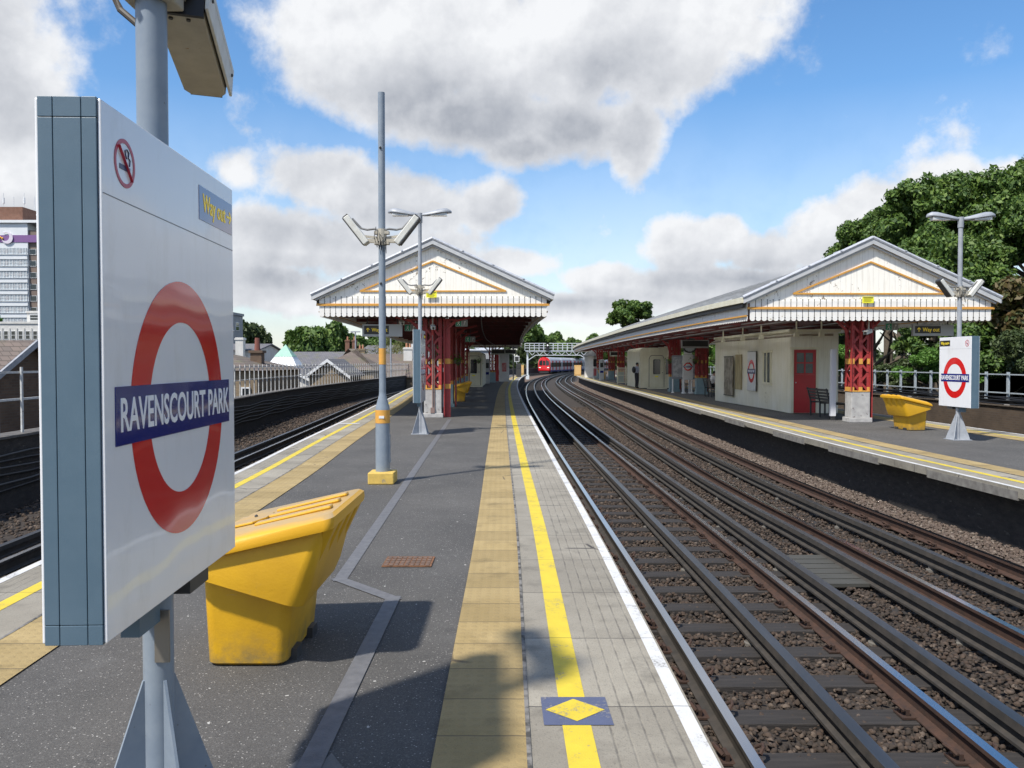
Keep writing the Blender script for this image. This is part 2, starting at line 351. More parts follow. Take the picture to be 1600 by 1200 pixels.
POLEL = mat('grey_pole_paint', (.25, .27, .30), (.32, .34, .37), 9, .45, bump=.06, bs=200)
SIGNE = mat('sign_edge_paint', (.075, .125, .168), (.090, .142, .186), 5, .42, bump=.12, bs=420)
SIGNL = mat('sign_trim_grey', (.42, .44, .46), None, rough=.4)
HOUS = mat('camera_housing_white', (.62, .62, .58), (.52, .51, .46), 12, .5)
HOUSB = mat('camera_housing_beige', (.42, .39, .32), (.36, .33, .27), 14, .6, spots=(30, .7, (.28, .2, .12)))
BLK = mat('black_rubber', (.012, .012, .013), None, rough=.55)
DARK = mat('dark_metal', (.03, .03, .032), (.05, .05, .05), 10, .5)
RSTN = mat('rust_stain', (.20, .09, .04), (.08, .04, .02), 20, .9)
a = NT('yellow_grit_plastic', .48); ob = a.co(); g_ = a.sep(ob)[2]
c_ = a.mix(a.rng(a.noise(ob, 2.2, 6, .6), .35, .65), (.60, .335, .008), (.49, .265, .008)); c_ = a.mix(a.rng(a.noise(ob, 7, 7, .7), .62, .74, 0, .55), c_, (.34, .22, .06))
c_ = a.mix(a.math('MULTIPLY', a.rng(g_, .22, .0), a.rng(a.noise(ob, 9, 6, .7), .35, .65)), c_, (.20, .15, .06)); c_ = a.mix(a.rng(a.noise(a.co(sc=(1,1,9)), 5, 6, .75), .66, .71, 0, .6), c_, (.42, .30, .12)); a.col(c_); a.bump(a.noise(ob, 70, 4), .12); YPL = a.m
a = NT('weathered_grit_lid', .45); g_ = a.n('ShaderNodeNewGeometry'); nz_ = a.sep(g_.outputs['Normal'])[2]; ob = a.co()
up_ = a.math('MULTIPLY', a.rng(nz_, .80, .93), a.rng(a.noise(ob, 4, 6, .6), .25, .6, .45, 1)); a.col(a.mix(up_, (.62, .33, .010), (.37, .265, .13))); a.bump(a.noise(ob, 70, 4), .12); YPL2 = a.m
YBLK = mat('yellow_block_paint', (.62, .42, .09), (.50, .34, .08), 12, .75, bump=.4, bs=60, spots=(14, .66, (.3, .24, .14)))
ORG = mat('orange_paint', (.66, .33, .06), (.55, .28, .05), 10, .55)
BRED = mat('red_ironwork', (.36, .035, .035), (.27, .03, .03), 9, .5, bump=.2, bs=60)
DRED = mat('dark_red_roof_timber', (.060, .018, .016), (.035, .014, .013), 5, .7)
CREAM = mat('cream_boards', (.72, .69, .54), (.62, .58, .42), 3, .55, stretch=(1, 1, .4))
ROOFG = mat('grey_felt_roof', (.22, .23, .24), (.30, .31, .32), 5, .8)
LEAD = mat('lead_capping', (.36, .38, .42), (.48, .50, .54), 9, .45, bump=.3, bs=30)
DOORR = mat('red_door', (.42, .012, .018), (.36, .012, .016), 3, .38)
GLASS = mat('dark_glass', (.02, .025, .028), None, rough=.08, spec=.7)
GLASSL = mat('dusty_glass', (.10, .12, .12), (.06, .07, .07), 5, .25)
WPL = mat('white_plastic', (.72, .73, .73), (.66, .67, .67), 6, .4)
FENCE = mat('fence_pale_blue_paint', (.38, .43, .46), (.30, .34, .37), 12, .6, spots=(22, .7, (.2, .15, .1)))
FENCEL = mat('fence_weathered_grey', (.58, .58, .57), (.42, .42, .40), 12, .6, spots=(22, .66, (.16, .12, .09)))
NAVY = mat('navy_enamel', (.008, .018, .17), None, rough=.12, coat=.6)
REDE = mat('red_enamel', (.62, .012, .012), None, rough=.12, coat=.6)
WLET = mat('white_lettering', (.85, .85, .85), None, rough=.3)
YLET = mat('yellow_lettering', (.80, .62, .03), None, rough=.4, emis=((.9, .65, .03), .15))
BLKP = mat('black_sign_panel', (.02, .018, .016), None, rough=.3)
GRNP = mat('green_exit_panel', (.02, .30, .16), None, rough=.4)
YNOT = mat('yellow_notice', (.82, .78, .03), None, rough=.5)
# enamel faces: glossy, slightly wavy
a = NT('white_enamel', .22); c = a.co(); a.col(a.mix(a.rng(a.noise(a.co(sc=(1,1,.35)), 5, 7, .7), .52, .78, 0, .55), (.78, .785, .80), (.60, .59, .56))); a.b.inputs['Coat Weight'].default_value = .45; a.b.inputs['Coat Roughness'].default_value = .03
x = a.n('ShaderNodeBump'); x.inputs['Strength'].default_value = .6; x.inputs['Distance'].default_value = .008; a.l(a.noise(c, 2.3, 1, .4), x.inputs['Height']); a.l(x.outputs[0], a.b.inputs['Normal']); a.l(x.outputs[0], a.b.inputs['Coat Normal'])
ENAM = a.m
for mm in (NAVY, REDE):
    t = mm.node_tree; nz = t.nodes.new('ShaderNodeTexNoise'); nz.inputs['Scale'].default_value = 2.3; nz.inputs['Detail'].default_value = 1; q = t.nodes.new('ShaderNodeTexCoord'); t.links.new(q.outputs['Object'], nz.inputs['Vector'])
    bb = t.nodes.new('ShaderNodeBump'); bb.inputs['Strength'].default_value = .6; bb.inputs['Distance'].default_value = .008; t.links.new(nz.outputs[0], bb.inputs['Height']); t.links.new(bb.outputs[0], t.nodes['Principled BSDF'].inputs['Normal']); t.links.new(bb.outputs[0], t.nodes['Principled BSDF'].inputs['Coat Normal'])
# painted boards with joints every .147 m and flaking
def boards(name, c0, c1, pitch, axis=0, peel=.70):
    a = NT(name, .6); ob = a.co(); p = a.sep(ob)[axis]
    g = a.math('ABSOLUTE', a.math('SUBTRACT', a.math('FRACT', a.math('DIVIDE', p, pitch)), .5)); j = a.rng(g, .5 - .012/pitch*.5, .5)
    f = a.noise(ob, 9, 7, .7); b = a.noise(ob, 1.1, 3); w = a.math('ADD', a.math('MULTIPLY', f, .6), a.math('MULTIPLY', b, .4))
    base = a.mix(a.rng(b, .3, .7), c0, c1); base = a.mix(a.rng(w, peel, peel + .02), base, (.30, .25, .19)); base = a.mix(a.rng(a.noise(a.co(sc=(6, 6, .5)), 3, 5), .5, .75, 0, .30), base, (.36, .31, .23)); base = a.mix(a.math('MULTIPLY', j, .40), base, (.22, .2, .17)); a.col(base)
    a.bump(a.math('SUBTRACT', f, a.math('MULTIPLY', j, 2.)), .3, .006); return a.m
WBRD = boards('white_weatherboards', (.88, .845, .765), (.90, .875, .80), .147, 0, .59)
WBRDY = boards('white_side_boards', (.74, .73, .70), (.80, .79, .76), .147, 1, .63)
HUTW = boards('cream_hut_boards', (.78, .755, .66), (.70, .665, .52), .62, 1, .64)
HUTX = boards('cream_hut_front_boards', (.78, .76, .67), (.70, .67, .54), .45, 0, .64)
def brick(name, c1, c2, mo, sc=1.0, rot=None):
    a = NT(name, .9); tcx = a.n('ShaderNodeTexCoord'); s3 = a.sep(tcx.outputs['Object']); cb = a.n('ShaderNodeCombineXYZ')
    a.l(a.math('ADD', s3[0], s3[1]), cb.inputs[0]); a.l(s3[2], cb.inputs[1])
    b = a.n('ShaderNodeTexBrick'); a.l(cb.outputs[0], b.inputs['Vector']); b.inputs['Color1'].default_value = (*c1, 1); b.inputs['Color2'].default_value = (*c2, 1); b.inputs['Mortar'].default_value = (*mo, 1)
    b.inputs['Scale'].default_value = 1.0; b.inputs['Brick Width'].default_value = .225*sc; b.inputs['Row Height'].default_value = .075*sc; b.inputs['Mortar Size'].default_value = .008*sc
    a.col(a.mix(a.rng(a.noise(tcx.outputs['Object'], .9, 6, .65), .42, .72, 0, .6), b.outputs[0], tuple(q*.45 for q in c1))); a.bump(b.outputs['Fac'], -.3, .01); return a.m
BRK = brick('yellow_stock_brick', (.27, .20, .12), (.20, .145, .085), (.20, .18, .15))
BRKD = brick('brown_brick', (.15, .095, .06), (.105, .065, .042), (.12, .10, .08))
BRKR = brick('red_brown_brick', (.22, .09, .05), (.17, .07, .045), (.2, .17, .14))
BRKW = brick('brown_parapet_brick', (.10, .070, .046), (.075, .052, .036), (.09, .075, .06))
def tiles(name, c1, c2):
    a = NT(name, .85); tcx = a.n('ShaderNodeTexCoord'); s3 = a.sep(tcx.outputs['Object']); cb = a.n('ShaderNodeCombineXYZ'); a.l(a.math('ADD', s3[0], s3[1]), cb.inputs[0]); a.l(s3[2], cb.inputs[1])
    b = a.n('ShaderNodeTexBrick'); a.l(cb.outputs[0], b.inputs['Vector']); b.inputs['Color1'].default_value = (*c1, 1); b.inputs['Color2'].default_value = (*c2, 1); b.inputs['Mortar'].default_value = (*[q*.45 for q in c1], 1)
    b.inputs['Brick Width'].default_value = .25; b.inputs['Row Height'].default_value = .13; b.inputs['Mortar Size'].default_value = .012; b.inputs['Scale'].default_value = 1
    a.col(a.mix(a.rng(a.noise(tcx.outputs['Object'], 1.3, 6, .65), .5, .7, 0, .6), b.outputs[0], (.12, .125, .06))); a.bump(b.outputs['Fac'], -.3, .01); return a.m
SLATE = tiles('slate_roof', (.12, .12, .135), (.16, .155, .165)); RTILE = tiles('brown_tile_roof', (.155, .12, .10), (.12, .098, .085))
RENDR = mat('white_render', (.62, .61, .58), (.52, .51, .48), 2, .8); GREYR = mat('grey_render', (.34, .345, .35), (.28, .285, .29), 2, .8)
COPPER = mat('pale_green_copper', (.22, .42, .33), (.28, .48, .38), 3, .6)
GROUND = mat('street_ground', (.10, .105, .085), (.07, .085, .05), .08, .95)
def leafmat(name, cols, tr=.25):
    a = NT(name, .6); g = a.n('ShaderNodeNewGeometry'); cr = a.n('ShaderNodeValToRGB'); a.l(g.outputs['Random Per Island'], cr.inputs[0])
    el = cr.color_ramp.elements; el[0].color = (*cols[0], 1); el[1].color = (*cols[-1], 1)
    for i, q in enumerate(cols[1:-1]): x = el.new((i+1)/(len(cols)-1)); x.color = (*q, 1)
    a.l(cr.outputs[0], a.b.inputs['Base Color']); t = a.n('ShaderNodeBsdfTranslucent'); a.l(cr.outputs[0], t.inputs[0]); ms = a.n('ShaderNodeMixShader'); ms.inputs[0].default_value = tr
    a.l(a.b.outputs[0], ms.inputs[1]); a.l(t.outputs[0], ms.inputs[2]); a.l(ms.outputs[0], a.t.nodes['Material Output'].inputs[0]); return a.m
LEAF = leafmat('dark_plane_leaves', [(.03, .072, .014), (.065, .13, .022), (.12, .20, .03), (.045, .095, .018), (.16, .24, .04)])
LEAFL = leafmat('light_green_leaves', [(.06, .15, .02), (.10, .22, .03), (.14, .28, .04), (.07, .16, .02)], .4)
LEAFO = leafmat('olive_leaves', [(.04, .065, .02), (.06, .09, .025), (.075, .105, .03)])
LEAFR = leafmat('russet_leaves', [(.11, .06, .022), (.07, .075, .02), (.13, .09, .03), (.05, .085, .02)])
LEAFB = leafmat('birch_leaves', [(.12, .14, .04), (.17, .18, .05), (.10, .12, .04), (.22, .17, .06)])
BARK = mat('bark', (.085, .065, .045), (.13, .11, .08), 6, .9, bump=.6, bs=20)
SKIN = mat('skin', (.42, .25, .18), None, rough=.5)

# ================================================================ plan curves (x as a function of y)
K = 1.1203
def curve(pts):
    ys = [p[0]*K for p in pts]; xs = [p[1] for p in pts]; n = len(ys)
    ms = [0]*n
    for i in range(n):
        a, b = max(i-1, 0), min(i+1, n-1); ms[i] = (xs[b]-xs[a])/(ys[b]-ys[a])
    def f(y):
        if y <= ys[0]: return xs[0] + ms[0]*(y-ys[0])
        if y >= ys[-1]: return xs[-1] + ms[-1]*(y-ys[-1])
        i = 0
        while ys[i+1] < y: i += 1
        h = ys[i+1]-ys[i]; t = (y-ys[i])/h
        return (2*t**3-3*t*t+1)*xs[i] + (t**3-2*t*t+t)*h*ms[i] + (-2*t**3+3*t*t)*xs[i+1] + (t**3-t*t)*h*ms[i+1]
    return f
NE = curve([(-5,.92),(3,.86),(7,.84),(12,.76),(22,.61),(34,.47),(46,.40),(56,.46),(66,.64),(78,.98),(91,1.6),(100,2.2),(120,4.0),(150,7.7),(190,14),(230,22),(300,39)])
FE = curve([(-5,6.9),(3,6.75),(9.6,6.6),(13,6.46),(16.5,6.42),(24,6.5),(34,6.7),(42,6.85),(60,7.0),(75,7.3),(87,7.72),(95,8.2),(120,10.4),(150,14),(190,20.3),(230,28),(300,45)])
LE = curve([(-5,-3.70),(3,-3.78),(5.6,-3.9),(11,-4.15),(15.3,-4.45),(22,-4.85),(29,-5.3),(38,-5.95),(48,-6.55),(58,-6.6),(70,-6.1),(84,-4.9),(100,-3.0),(120,-.2),(150,5.2),(170,9.6),(200,18),(240,31),(300,54)])
RE = curve([(-5,12.2),(10,11.8),(17,11.66),(25,11.62),(42,11.9),(60,12.1),(90,13),(120,16),(150,20),(190,27),(230,35),(300,53)])
LW = curve([(-5,-8.9),(5,-8.95),(13,-9.1),(20,-9.6),(27,-10.15),(34,-10.75),(41,-10.95),(60,-11.0),(80,-10.2),(100,-7.6),(120,-4.6),(150,1.0),(170,5.5),(200,14),(240,27),(300,50)])
RW = curve([(-5,16.2),(10,16.05),(20,16.0),(30,16.0),(42,16.1),(60,16.4),(90,17.3),(120,20.4),(150,24.5),(190,31.5),(230,39),(300,58)])
RZ = -.77                                 # rail head level
BZ = RZ - .20                             # ballast level
def frange(a, b, st):
    n = max(1, int(round((b-a)/st))); return [a + (b-a)*i/n for i in range(n+1)]
def ystep(y0, y1):
    out = [y0]
    while out[-1] < y1 - .01:
        y = out[-1]; out.append(min(y1, y + (1.0 if y < 30 else 2.0 if y < 110 else 4.0)))
    return out
def strip(mb, fa, fb, y0, y1, z, mi=0):
    ys = ystep(y0, y1); s = 0; vs = []; fs = []; uvs = []; acc = [0]
    for i in range(1, len(ys)): acc.append(acc[-1] + math.hypot(ys[i]-ys[i-1], fa(ys[i])-fa(ys[i-1])))
    base = y0
    for i, y in enumerate(ys): vs += [(fa(y), y, z), (fb(y), y, z)]
    for i in range(len(ys)-1):
        a = 2*i; fs.append((a, a+1, a+3, a+2)); w0 = fb(ys[i]) - fa(ys[i]); w1 = fb(ys[i+1]) - fa(ys[i+1])
        uvs.append([(0, base+acc[i]), (w0, base+acc[i]), (w1, base+acc[i+1]), (0, base+acc[i+1])])
    mb.add(vs, fs, mi, uvs)
def off(f, d): return lambda y: f(y) + d
def sweep(mb, f, prof, y0, y1, z=0, mi=0, closed=True, mis=None):
    """prof: list of (lateral, height)"""
    ys = ystep(y0, y1); n = len(prof); vs = []; fs = []; ml = []
    for y in ys: vs += [(f(y)+p[0], y, z+p[1]) for p in prof]
    for i in range(len(ys)-1):
        for k in range(n if closed else n-1):
            k2 = (k+1) % n; fs.append((i*n+k, i*n+k2, (i+1)*n+k2, (i+1)*n+k)); ml.append(mis[k] if mis else mi)
    if closed: fs += [tuple(range(n)), tuple(range((len(ys)-1)*n, len(ys)*n))]; ml += [mi, mi]
    o = len(mb.v); mb.v += vs
    for q, m_ in zip(fs, ml): mb.f.append(tuple(j+o for j in q)); mb.m.append(m_)
def struct(o): o['kind'] = 'structure'; return o

# ---------------------------------------------------------------- ground and viaduct
mb = MB(); mb.add([(-1500,-400,-6.6),(1500,-400,-6.6),(1500,2600,-6.6),(-1500,2600,-6.6)], [(0,1,2,3)])
struct(mb.build('ground', GROUND))
ys = ystep(-6, 330); vs = []; fs = []
for y in ys: vs += [(LW(y)+.1, y, BZ-.06), (RW(y)+.1, y, BZ-.06), (RW(y)+.1, y, -6.7), (LW(y)+.1, y, -6.7)]
for i in range(len(ys)-1):
    for k in range(4): fs.append((4*i+k, 4*i+(k+1) % 4, 4*i+4+(k+1) % 4, 4*i+4+k))
mb.add(vs, fs); struct(mb.build('viaduct', BRKD))
mb = MB()
strip(mb, off(LW, .3), off(LE, .30), -6, 330, BZ-.02); strip(mb, off(NE, -.3), off(FE, .3), -6, 330, BZ-.02); strip(mb, off(RE, -.3), off(RW, 0), -6, 330, BZ-.02)
o = mb.build('trackbed', BALL); struct(o)

# ---------------------------------------------------------------- platforms
PEND = 98*K; PEND2 = 96*K
def platform(name, L, R, y1, tl=(.80, 1.20), tr=(.79, 1.19)):
    y0 = -5.
    mb = MB(); ys = ystep(y0, y1); vs = []; fs = []
    for y in ys: vs += [(L(y)+.36, y, -.12), (R(y)-.36, y, -.12), (R(y)-.36, y, BZ-.1), (L(y)+.36, y, BZ-.1)]
    for i in range(len(ys)-1):
        for k in range(4): fs.append((4*i+k, 4*i+(k+1) % 4, 4*i+4+(k+1) % 4, 4*i+4+k))
    fs += [(0,1,2,3), tuple(4*(len(ys)-1)+k for k in range(4))]
    mb.add(vs, fs); struct(mb.build(name + '_wall', DKBR))
    mb = MB(); strip(mb, off(L, tl[1]-.02), off(R, -(tr[1]-.02)), y0, y1, 0.0); struct(mb.build(name + '_asphalt', ASPH))
    # edge slabs with depth
    for side, E, sgn in (('left', L, 1), ('right', R, -1)):
        mb = MB(); w = tl[0] if sgn == 1 else tr[0]
        if sgn == 1: strip(mb, E, off(E, w), y0, y1, .004); sweep(mb, E, [(0, .003), (.0, -.12), (w, -.12)], y0, y1, closed=False)
        else: strip(mb, E, off(E, -w), y0, y1, .004); sweep(mb, E, [(0, .003), (.0, -.12), (-w, -.12)], y0, y1, closed=False)
        # uv across measured from inner side for the right edge
        for fi, uv in list(mb.uv.items()):
            mb.uv[fi] = [(w-abs(c[0]), c[1]) for c in uv]
        struct(mb.build(name + '_coping', COPE))
        mb = MB(); lo = w + .0
        a_, b_ = (off(E, w), off(E, w+.40)) if sgn == 1 else (off(E, -w-.40), off(E, -w))
        strip(mb, a_, b_, y0, y1, .008); struct(mb.build(name + '_tactile_paving', TACT))
        mb = MB(); a_, b_ = (off(E, .012), off(E, .085)) if sgn == 1 else (off(E, -.085), off(E, -.012))
        strip(mb, a_, b_, y0, y1, .0065); struct(mb.build(name + '_white_edge_line', WHI))
        yo = .50 if sgn == -1 else .36; yw = .13 if sgn == -1 else .11
        a_, b_ = (off(E, sgn*yo - (yw if sgn == -1 else 0)), off(E, sgn*yo + (0 if sgn == -1 else yw)))
        mb = MB(); strip(mb, a_, b_, y0, y1, .0065); struct(mb.build(name + '_yellow_line', YEL))
        # tar joint between coping and tactile
        mb = MB(); a_, b_ = (off(E, w-.012), off(E, w+.008)) if sgn == 1 else (off(E, -w-.008), off(E, -w+.012)); strip(mb, a_, b_, y0, y1, .0105); struct(mb.build(name + '_joint', TAR))
platform('near_platform', LE, NE, PEND)
platform('far_platform', FE, RE, PEND2, tl=(.78, 1.18), tr=(.62, 1.02))
# stretch of far platform copings that stand proud below the edge
mb = MB()
for y in (9.6*K, 13.0*K, 16.2*K, 20.5*K, 25.5*K):
    for q in range(1): mb.add([(FE(y)-.006, y, -.035), (FE(y)-.006, y, -.155), (FE(y+2.2)-.006, y+2.2, -.155), (FE(y+2.2)-.006, y+2.2, -.035), (FE(y)+.2, y, -.035), (FE(y)+.2, y, -.155), (FE(y+2.2)+.2, y+2.2, -.155), (FE(y+2.2)+.2, y+2.2, -.035)], [(0,1,2,3),(4,7,6,5),(0,4,5,1),(3,2,6,7),(1,5,6,2),(0,3,7,4)])
struct(mb.build('far_platform_edge_beam', mat('dirty_concrete', (.20,.19,.17), (.12,.11,.10), 7, .9)))
# cable trunking line across the near platform
mb = MB()
def seg(p, q, w, z=.006):
    p = Vector((*p, z)); q = Vector((*q, z)); d = (q-p).normalized(); r = Vector((d.y, -d.x, 0))*w/2; return [p-r, p+r, q+r, q-r]
for p, q, z_ in (((-1.80, 21.3*K), (-1.30, 5.52*K), .005), ((-1.34, 5.60*K), (-.80, 5.08*K), .0065), ((-.83, 5.16*K), (-.82, 1.2*K), .008)):
    mb.add(seg(p, q, .10, z_), [(0,1,2,3)])
o = mb.build('cable_trunking', GREYT); struct(o)
mb = MB()   # repaired patch round the trunking near the camera
pts = [(-1.02,2.1),(-.70,2.1),(-.64,2.9),(-.69,3.33),(-.76,3.45),(-.80,3.32),(-.88,3.42),(-.98,3.1),(-1.03,2.7)]
mb.add([(x*1.0, y, .0035) for x, y in pts], [tuple(range(len(pts)))]); struct(mb.build('asphalt_patch', ASPH2))
# interchange diamond on the yellow line
t = MB(); t.add([(.145, 3.31*K, .0080), (.462, 3.31*K, .0080), (.456, 3.59*K, .0080), (.14, 3.59*K, .0080)], [(0,1,2,3)], 0, [[(0,.3)]*4]); struct(t.build('blue_marking_patch', BLUEP))
t = MB(); c = (.298, 3.455*K); t.add([(c[0]-.140, c[1], .0096), (c[0], c[1]-.125, .0096), (c[0]+.14, c[1]+.0, .0096), (c[0], c[1]+.125, .0096)], [(0,1,2,3)], 0, [[(0,.3)]*4]); struct(t.build('yellow_diamond_marking', YEL))
# drain cover
dr = thing('drain_cover', 'small rusty rectangular drain grate set in the near platform asphalt', 'drain cover', (-.85, 6.06*K, .004))
f = MB(); f.box(-.20, .20, -.17, .17, 0, .006); f.build('frame', RSTN, dr)
f = MB()
for i in range(9):
    for j in range(4): f.box(-.185+i*.042, -.155+i*.042, -.15+j*.078, -.095+j*.078, .006, .011)
f.build('grate', mat('worn_drain_iron', (.16, .10, .07), (.09, .06, .045), 30, .8), dr)
# small white lines
mb = MB(); y = 23*K
def small(y0): return [(LE(y0)+.10, y0, .0125), (LE(y0)+.62, y0+.1, .0125), (LE(y0)+.62, y0+.35, .0125), (LE(y0)+.10, y0+.25, .0125)]
mb.add(small(19.6*K), [(0,1,2,3)], 0, [[(0,.3)]*4]); struct(mb.build('white_marking', WHI))

# ---------------------------------------------------------------- rails
def tracks():
    T = {'near': (NE, 1.38, 1), 'far': (FE, -1.35, -1), 'left': (LE, -1.42, -1), 'right': (RE, 1.35, 1)}
    where = {'near': 'the track beside the near platform', 'far': 'the track beside the far platform', 'left': 'the track along the dark left parapet', 'right': 'the track beyond the far platform'}
    prof = [(-.035, 0), (.035, 0), (.036, -.03), (.009, -.045), (.009, -.13), (.07, -.15), (.07, -.16), (-.07, -.16), (-.07, -.15), (-.009, -.13), (-.009, -.045), (-.036, -.03)]
    cprof = [(-.045, .04), (.045, .04), (.052, -.02), (.02, -.03), (.02, -.085), (.06, -.10), (.06, -.12), (-.06, -.12), (-.06, -.10), (-.02, -.085), (-.02, -.03), (-.052, -.02)]
    for key, (E, d, sg) in T.items():
        y1 = 320 if key in ('near', 'far', 'left') else 130
        for s, nm in ((-1, 'left hand'), (1, 'right hand')):
            mb = MB(); sweep(mb, off(E, d + s*.7525), prof, -4, y1, RZ, 0, True, [1]+[0]*11)
            o = mb.build('running_rail', [RUST if s == 1 else DRAIL if key != 'far' else RUST, SHINE]); tag(o, f'{nm} running rail of {where[key]}', 'rail', 'running rails of the four tracks')
        mb = MB(); sweep(mb, off(E, d), cprof, -4, y1, RZ, 0, True, [1]+[0]*11)
        cr_ = thing('conductor_rail', f'dark flat topped conductor rail down the middle of {where[key]}', 'rail', (0,0,0), 0, 'conductor rails')
        mb.build('rail_bar', [DRAIL, CTOP], cr_)
        pos = d + sg*(.7525 + .40)
        mb = MB(); sweep(mb, off(E, pos), cprof, -4, y1, RZ, 0, True, [1]+[0]*11)
        c2 = thing('conductor_rail', f'dark outer conductor rail beside {where[key]}', 'rail', (0,0,0), 0, 'conductor rails')
        mb.build('rail_bar', [DRAIL, CTOP], c2)
        if key in ('near', 'far'):
            for par, dd in ((cr_, d), (c2, pos)):
                ins0 = None
                for i in range(26):
                    y = 2.2 + i*2.7
                    if ins0 is None:
                        q = MB(); q.tube([(0,0,-.20),(0,0,-.17),(0,0,-.165),(0,0,-.12)], [.075,.075,.05,.05], 10); ins0 = q.build('insulator', mat('insulator_porcelain', (.10,.09,.08), (.16,.15,.13), 20, .5), par); k = ins0
                    else: k = ins0.copy(); COL.objects.link(k); k.parent = par
                    k.location = (E(y)+dd, y, RZ)
    # sleepers
    q = MB(); q.box(-1.28, 1.28, -.125, .125, -.13, 0); tm = q.build('sleeper', SLEEP, bevel=.008); tm.data.name = 'sleeper'
    ch = MB(); ch.box(-.14, .14, -.075, .075, 0, .014); ch.box(-.10, -.075, -.05, .05, .014, .06); ch.box(.075, .10, -.05, .05, .014, .06)
    for sx in (-.12, .12): ch.tube([(sx,.03,.014),(sx,.03,.035)], .016, 8)
    ch.tube([(.12,-.05,.06),(.15,-.02,.09),(.16,.03,.09),(.12,.06,.06)], .014, 6); ch.tube([(-.12,-.05,.06),(-.15,-.02,.09),(-.16,.03,.09),(-.12,.06,.06)], .014, 6)
    chm = None; first = True
    rest = MB()
    def lab(key): return {'near': 'dark timber sleeper under the rails of the track beside the near platform', 'far': 'dark timber sleeper half buried in ballast on the track beside the far platform', 'left': 'dark timber sleeper on the shaded track along the left parapet', 'right': ''}[key]
    for key, n, dz in (('near', 120, -.005), ('far', 90, -.035), ('left', 60, -.02)):
        E, d, sg = T[key]
        for i in range(500):
            y = 1.9 + i*.68
            if key == 'left': y += 3
            x = E(y) + d; rz = -math.atan(E(y+.5)-E(y-.5))
            if y > 300: break
            if i < n:
                if first: o = tm; first = False
                else: o = tm.copy(); COL.objects.link(o)
                o.location = (x + random.uniform(-.03, .03), y, RZ-.16+dz+.0); o.rotation_euler = (0, 0, rz); tag(o, lab(key), 'sleeper', 'timber sleepers of the ' + key + ' track')
                if key == 'near' and i < 26 or key == 'far' and i in range(8, 20):
                    for s in (-.7525, .7525):
                        if chm is None: chm = ch.build('rail_chair', RUST, o); c = chm
                        else: c = chm.copy(); COL.objects.link(c); c.parent = o
                        c.location = (s, 0, .002-dz)
            else:
                M = Matrix.Translation((x, y, RZ-.16+dz)) @ Matrix.Rotation(rz, 4, 'Z'); rest.box(-1.28, 1.28, -.125, .125, -.13, 0, 0, M)
    o = rest.build('distant_sleepers', SLEEP); tag(o, 'distant run of dark sleepers far along the curving tracks', 'sleepers', kind='stuff')
tracks()
# grey slatted walkway boards between the tracks
wb = thing('track_walkway', 'grey slatted timber boards laid between the two middle tracks', 'walkway boards', (3.86, 9.0*K, 0))
f = MB()
for i in range(6): f.box(-.36, .36, -.72+i*.24, -.51+i*.24, RZ-.14, RZ-.10)
f.build('board', mat('weathered_board', (.042, .042, .036), (.06, .058, .05), 8, .85, stretch=(.3, 4, 4)), wb); wb.rotation_euler = (0, 0, .02)

# ---------------------------------------------------------------- ballast stones (real geometry)
def stones(name, n, fn, size, m, label):
    base = np.array([(0,0,1),(.9,0,.3),(.28,.85,.35),(-.73,.53,.3),(-.73,-.53,.35),(.28,-.85,.3),(.73,.53,-.4),(-.28,.85,-.4),(-.9,0,-.4),(-.28,-.85,-.4),(.73,-.53,-.4)])
    fa = np.array([(0,1,2),(0,2,3),(0,3,4),(0,4,5),(0,5,1),(1,6,2),(2,7,3),(3,8,4),(4,9,5),(5,10,1),(6,7,2),(7,8,3),(8,9,4),(9,10,5),(10,6,1)])
    P = fn(n); n = len(P)
    V = np.repeat(base[None], n, 0) * (1 + rng.uniform(-.28, .28, (n, 11, 1))); sc = rng.uniform(.5, 1.25, (n, 1, 1)) * size * P[:, 3][:, None, None]
    V = V * np.array([1.0, .78, .62]) * sc
    ang = rng.uniform(0, 2*PI, n); tl = rng.uniform(-.7, .7, n); c, s_ = np.cos(tl), np.sin(tl)
    y = V[:, :, 1]*c[:, None] - V[:, :, 2]*s_[:, None]; z = V[:, :, 1]*s_[:, None] + V[:, :, 2]*c[:, None]; x = V[:, :, 0]
    c, s_ = np.cos(ang), np.sin(ang); X = x*c[:, None] - y*s_[:, None]; Y = x*s_[:, None] + y*c[:, None]
    V = np.stack([X + P[:, 0][:, None], Y + P[:, 1][:, None], z + P[:, 2][:, None]], -1).reshape(-1, 3)
    F = (fa[None] + (np.arange(n)*11)[:, None, None]).reshape(-1)
    me = bpy.data.meshes.new(name); me.vertices.add(len(V)); me.vertices.foreach_set('co', V.ravel()); me.loops.add(len(F)); me.loops.foreach_set('vertex_index', F.astype(np.int32))
    nf = len(F)//3; me.polygons.add(nf); me.polygons.foreach_set('loop_start', np.arange(0, len(F), 3, dtype=np.int32)); me.update(calc_edges=True); me.materials.append(m)
    o = bpy.data.objects.new(name, me); COL.objects.link(o); tag(o, label, 'ballast', kind='stuff'); return o
NEv = np.vectorize(NE); FEv = np.vectorize(FE); LEv = np.vectorize(LE); LWv = np.vectorize(LW)
def between(n):
    u = rng.uniform(0, 1, n); y = 3.0 + 44*u**1.75; a_, b_ = NEv(y)+.1, FEv(y)-.15; x = a_ + (b_-a_)*rng.uniform(0, 1, n)
    z = BZ + rng.uniform(-.02, .025, n); gap = (x > NEv(y)+2.95) & (x < FEv(y)-2.6); z = z + gap*.03
    return np.stack([x, y, z, 1 + np.clip((y-12)/30, 0, 1.4)], 1)
stones('ballast', 105000, between, .027, STONE, 'dirty brown crushed stone lying between and around the middle tracks')
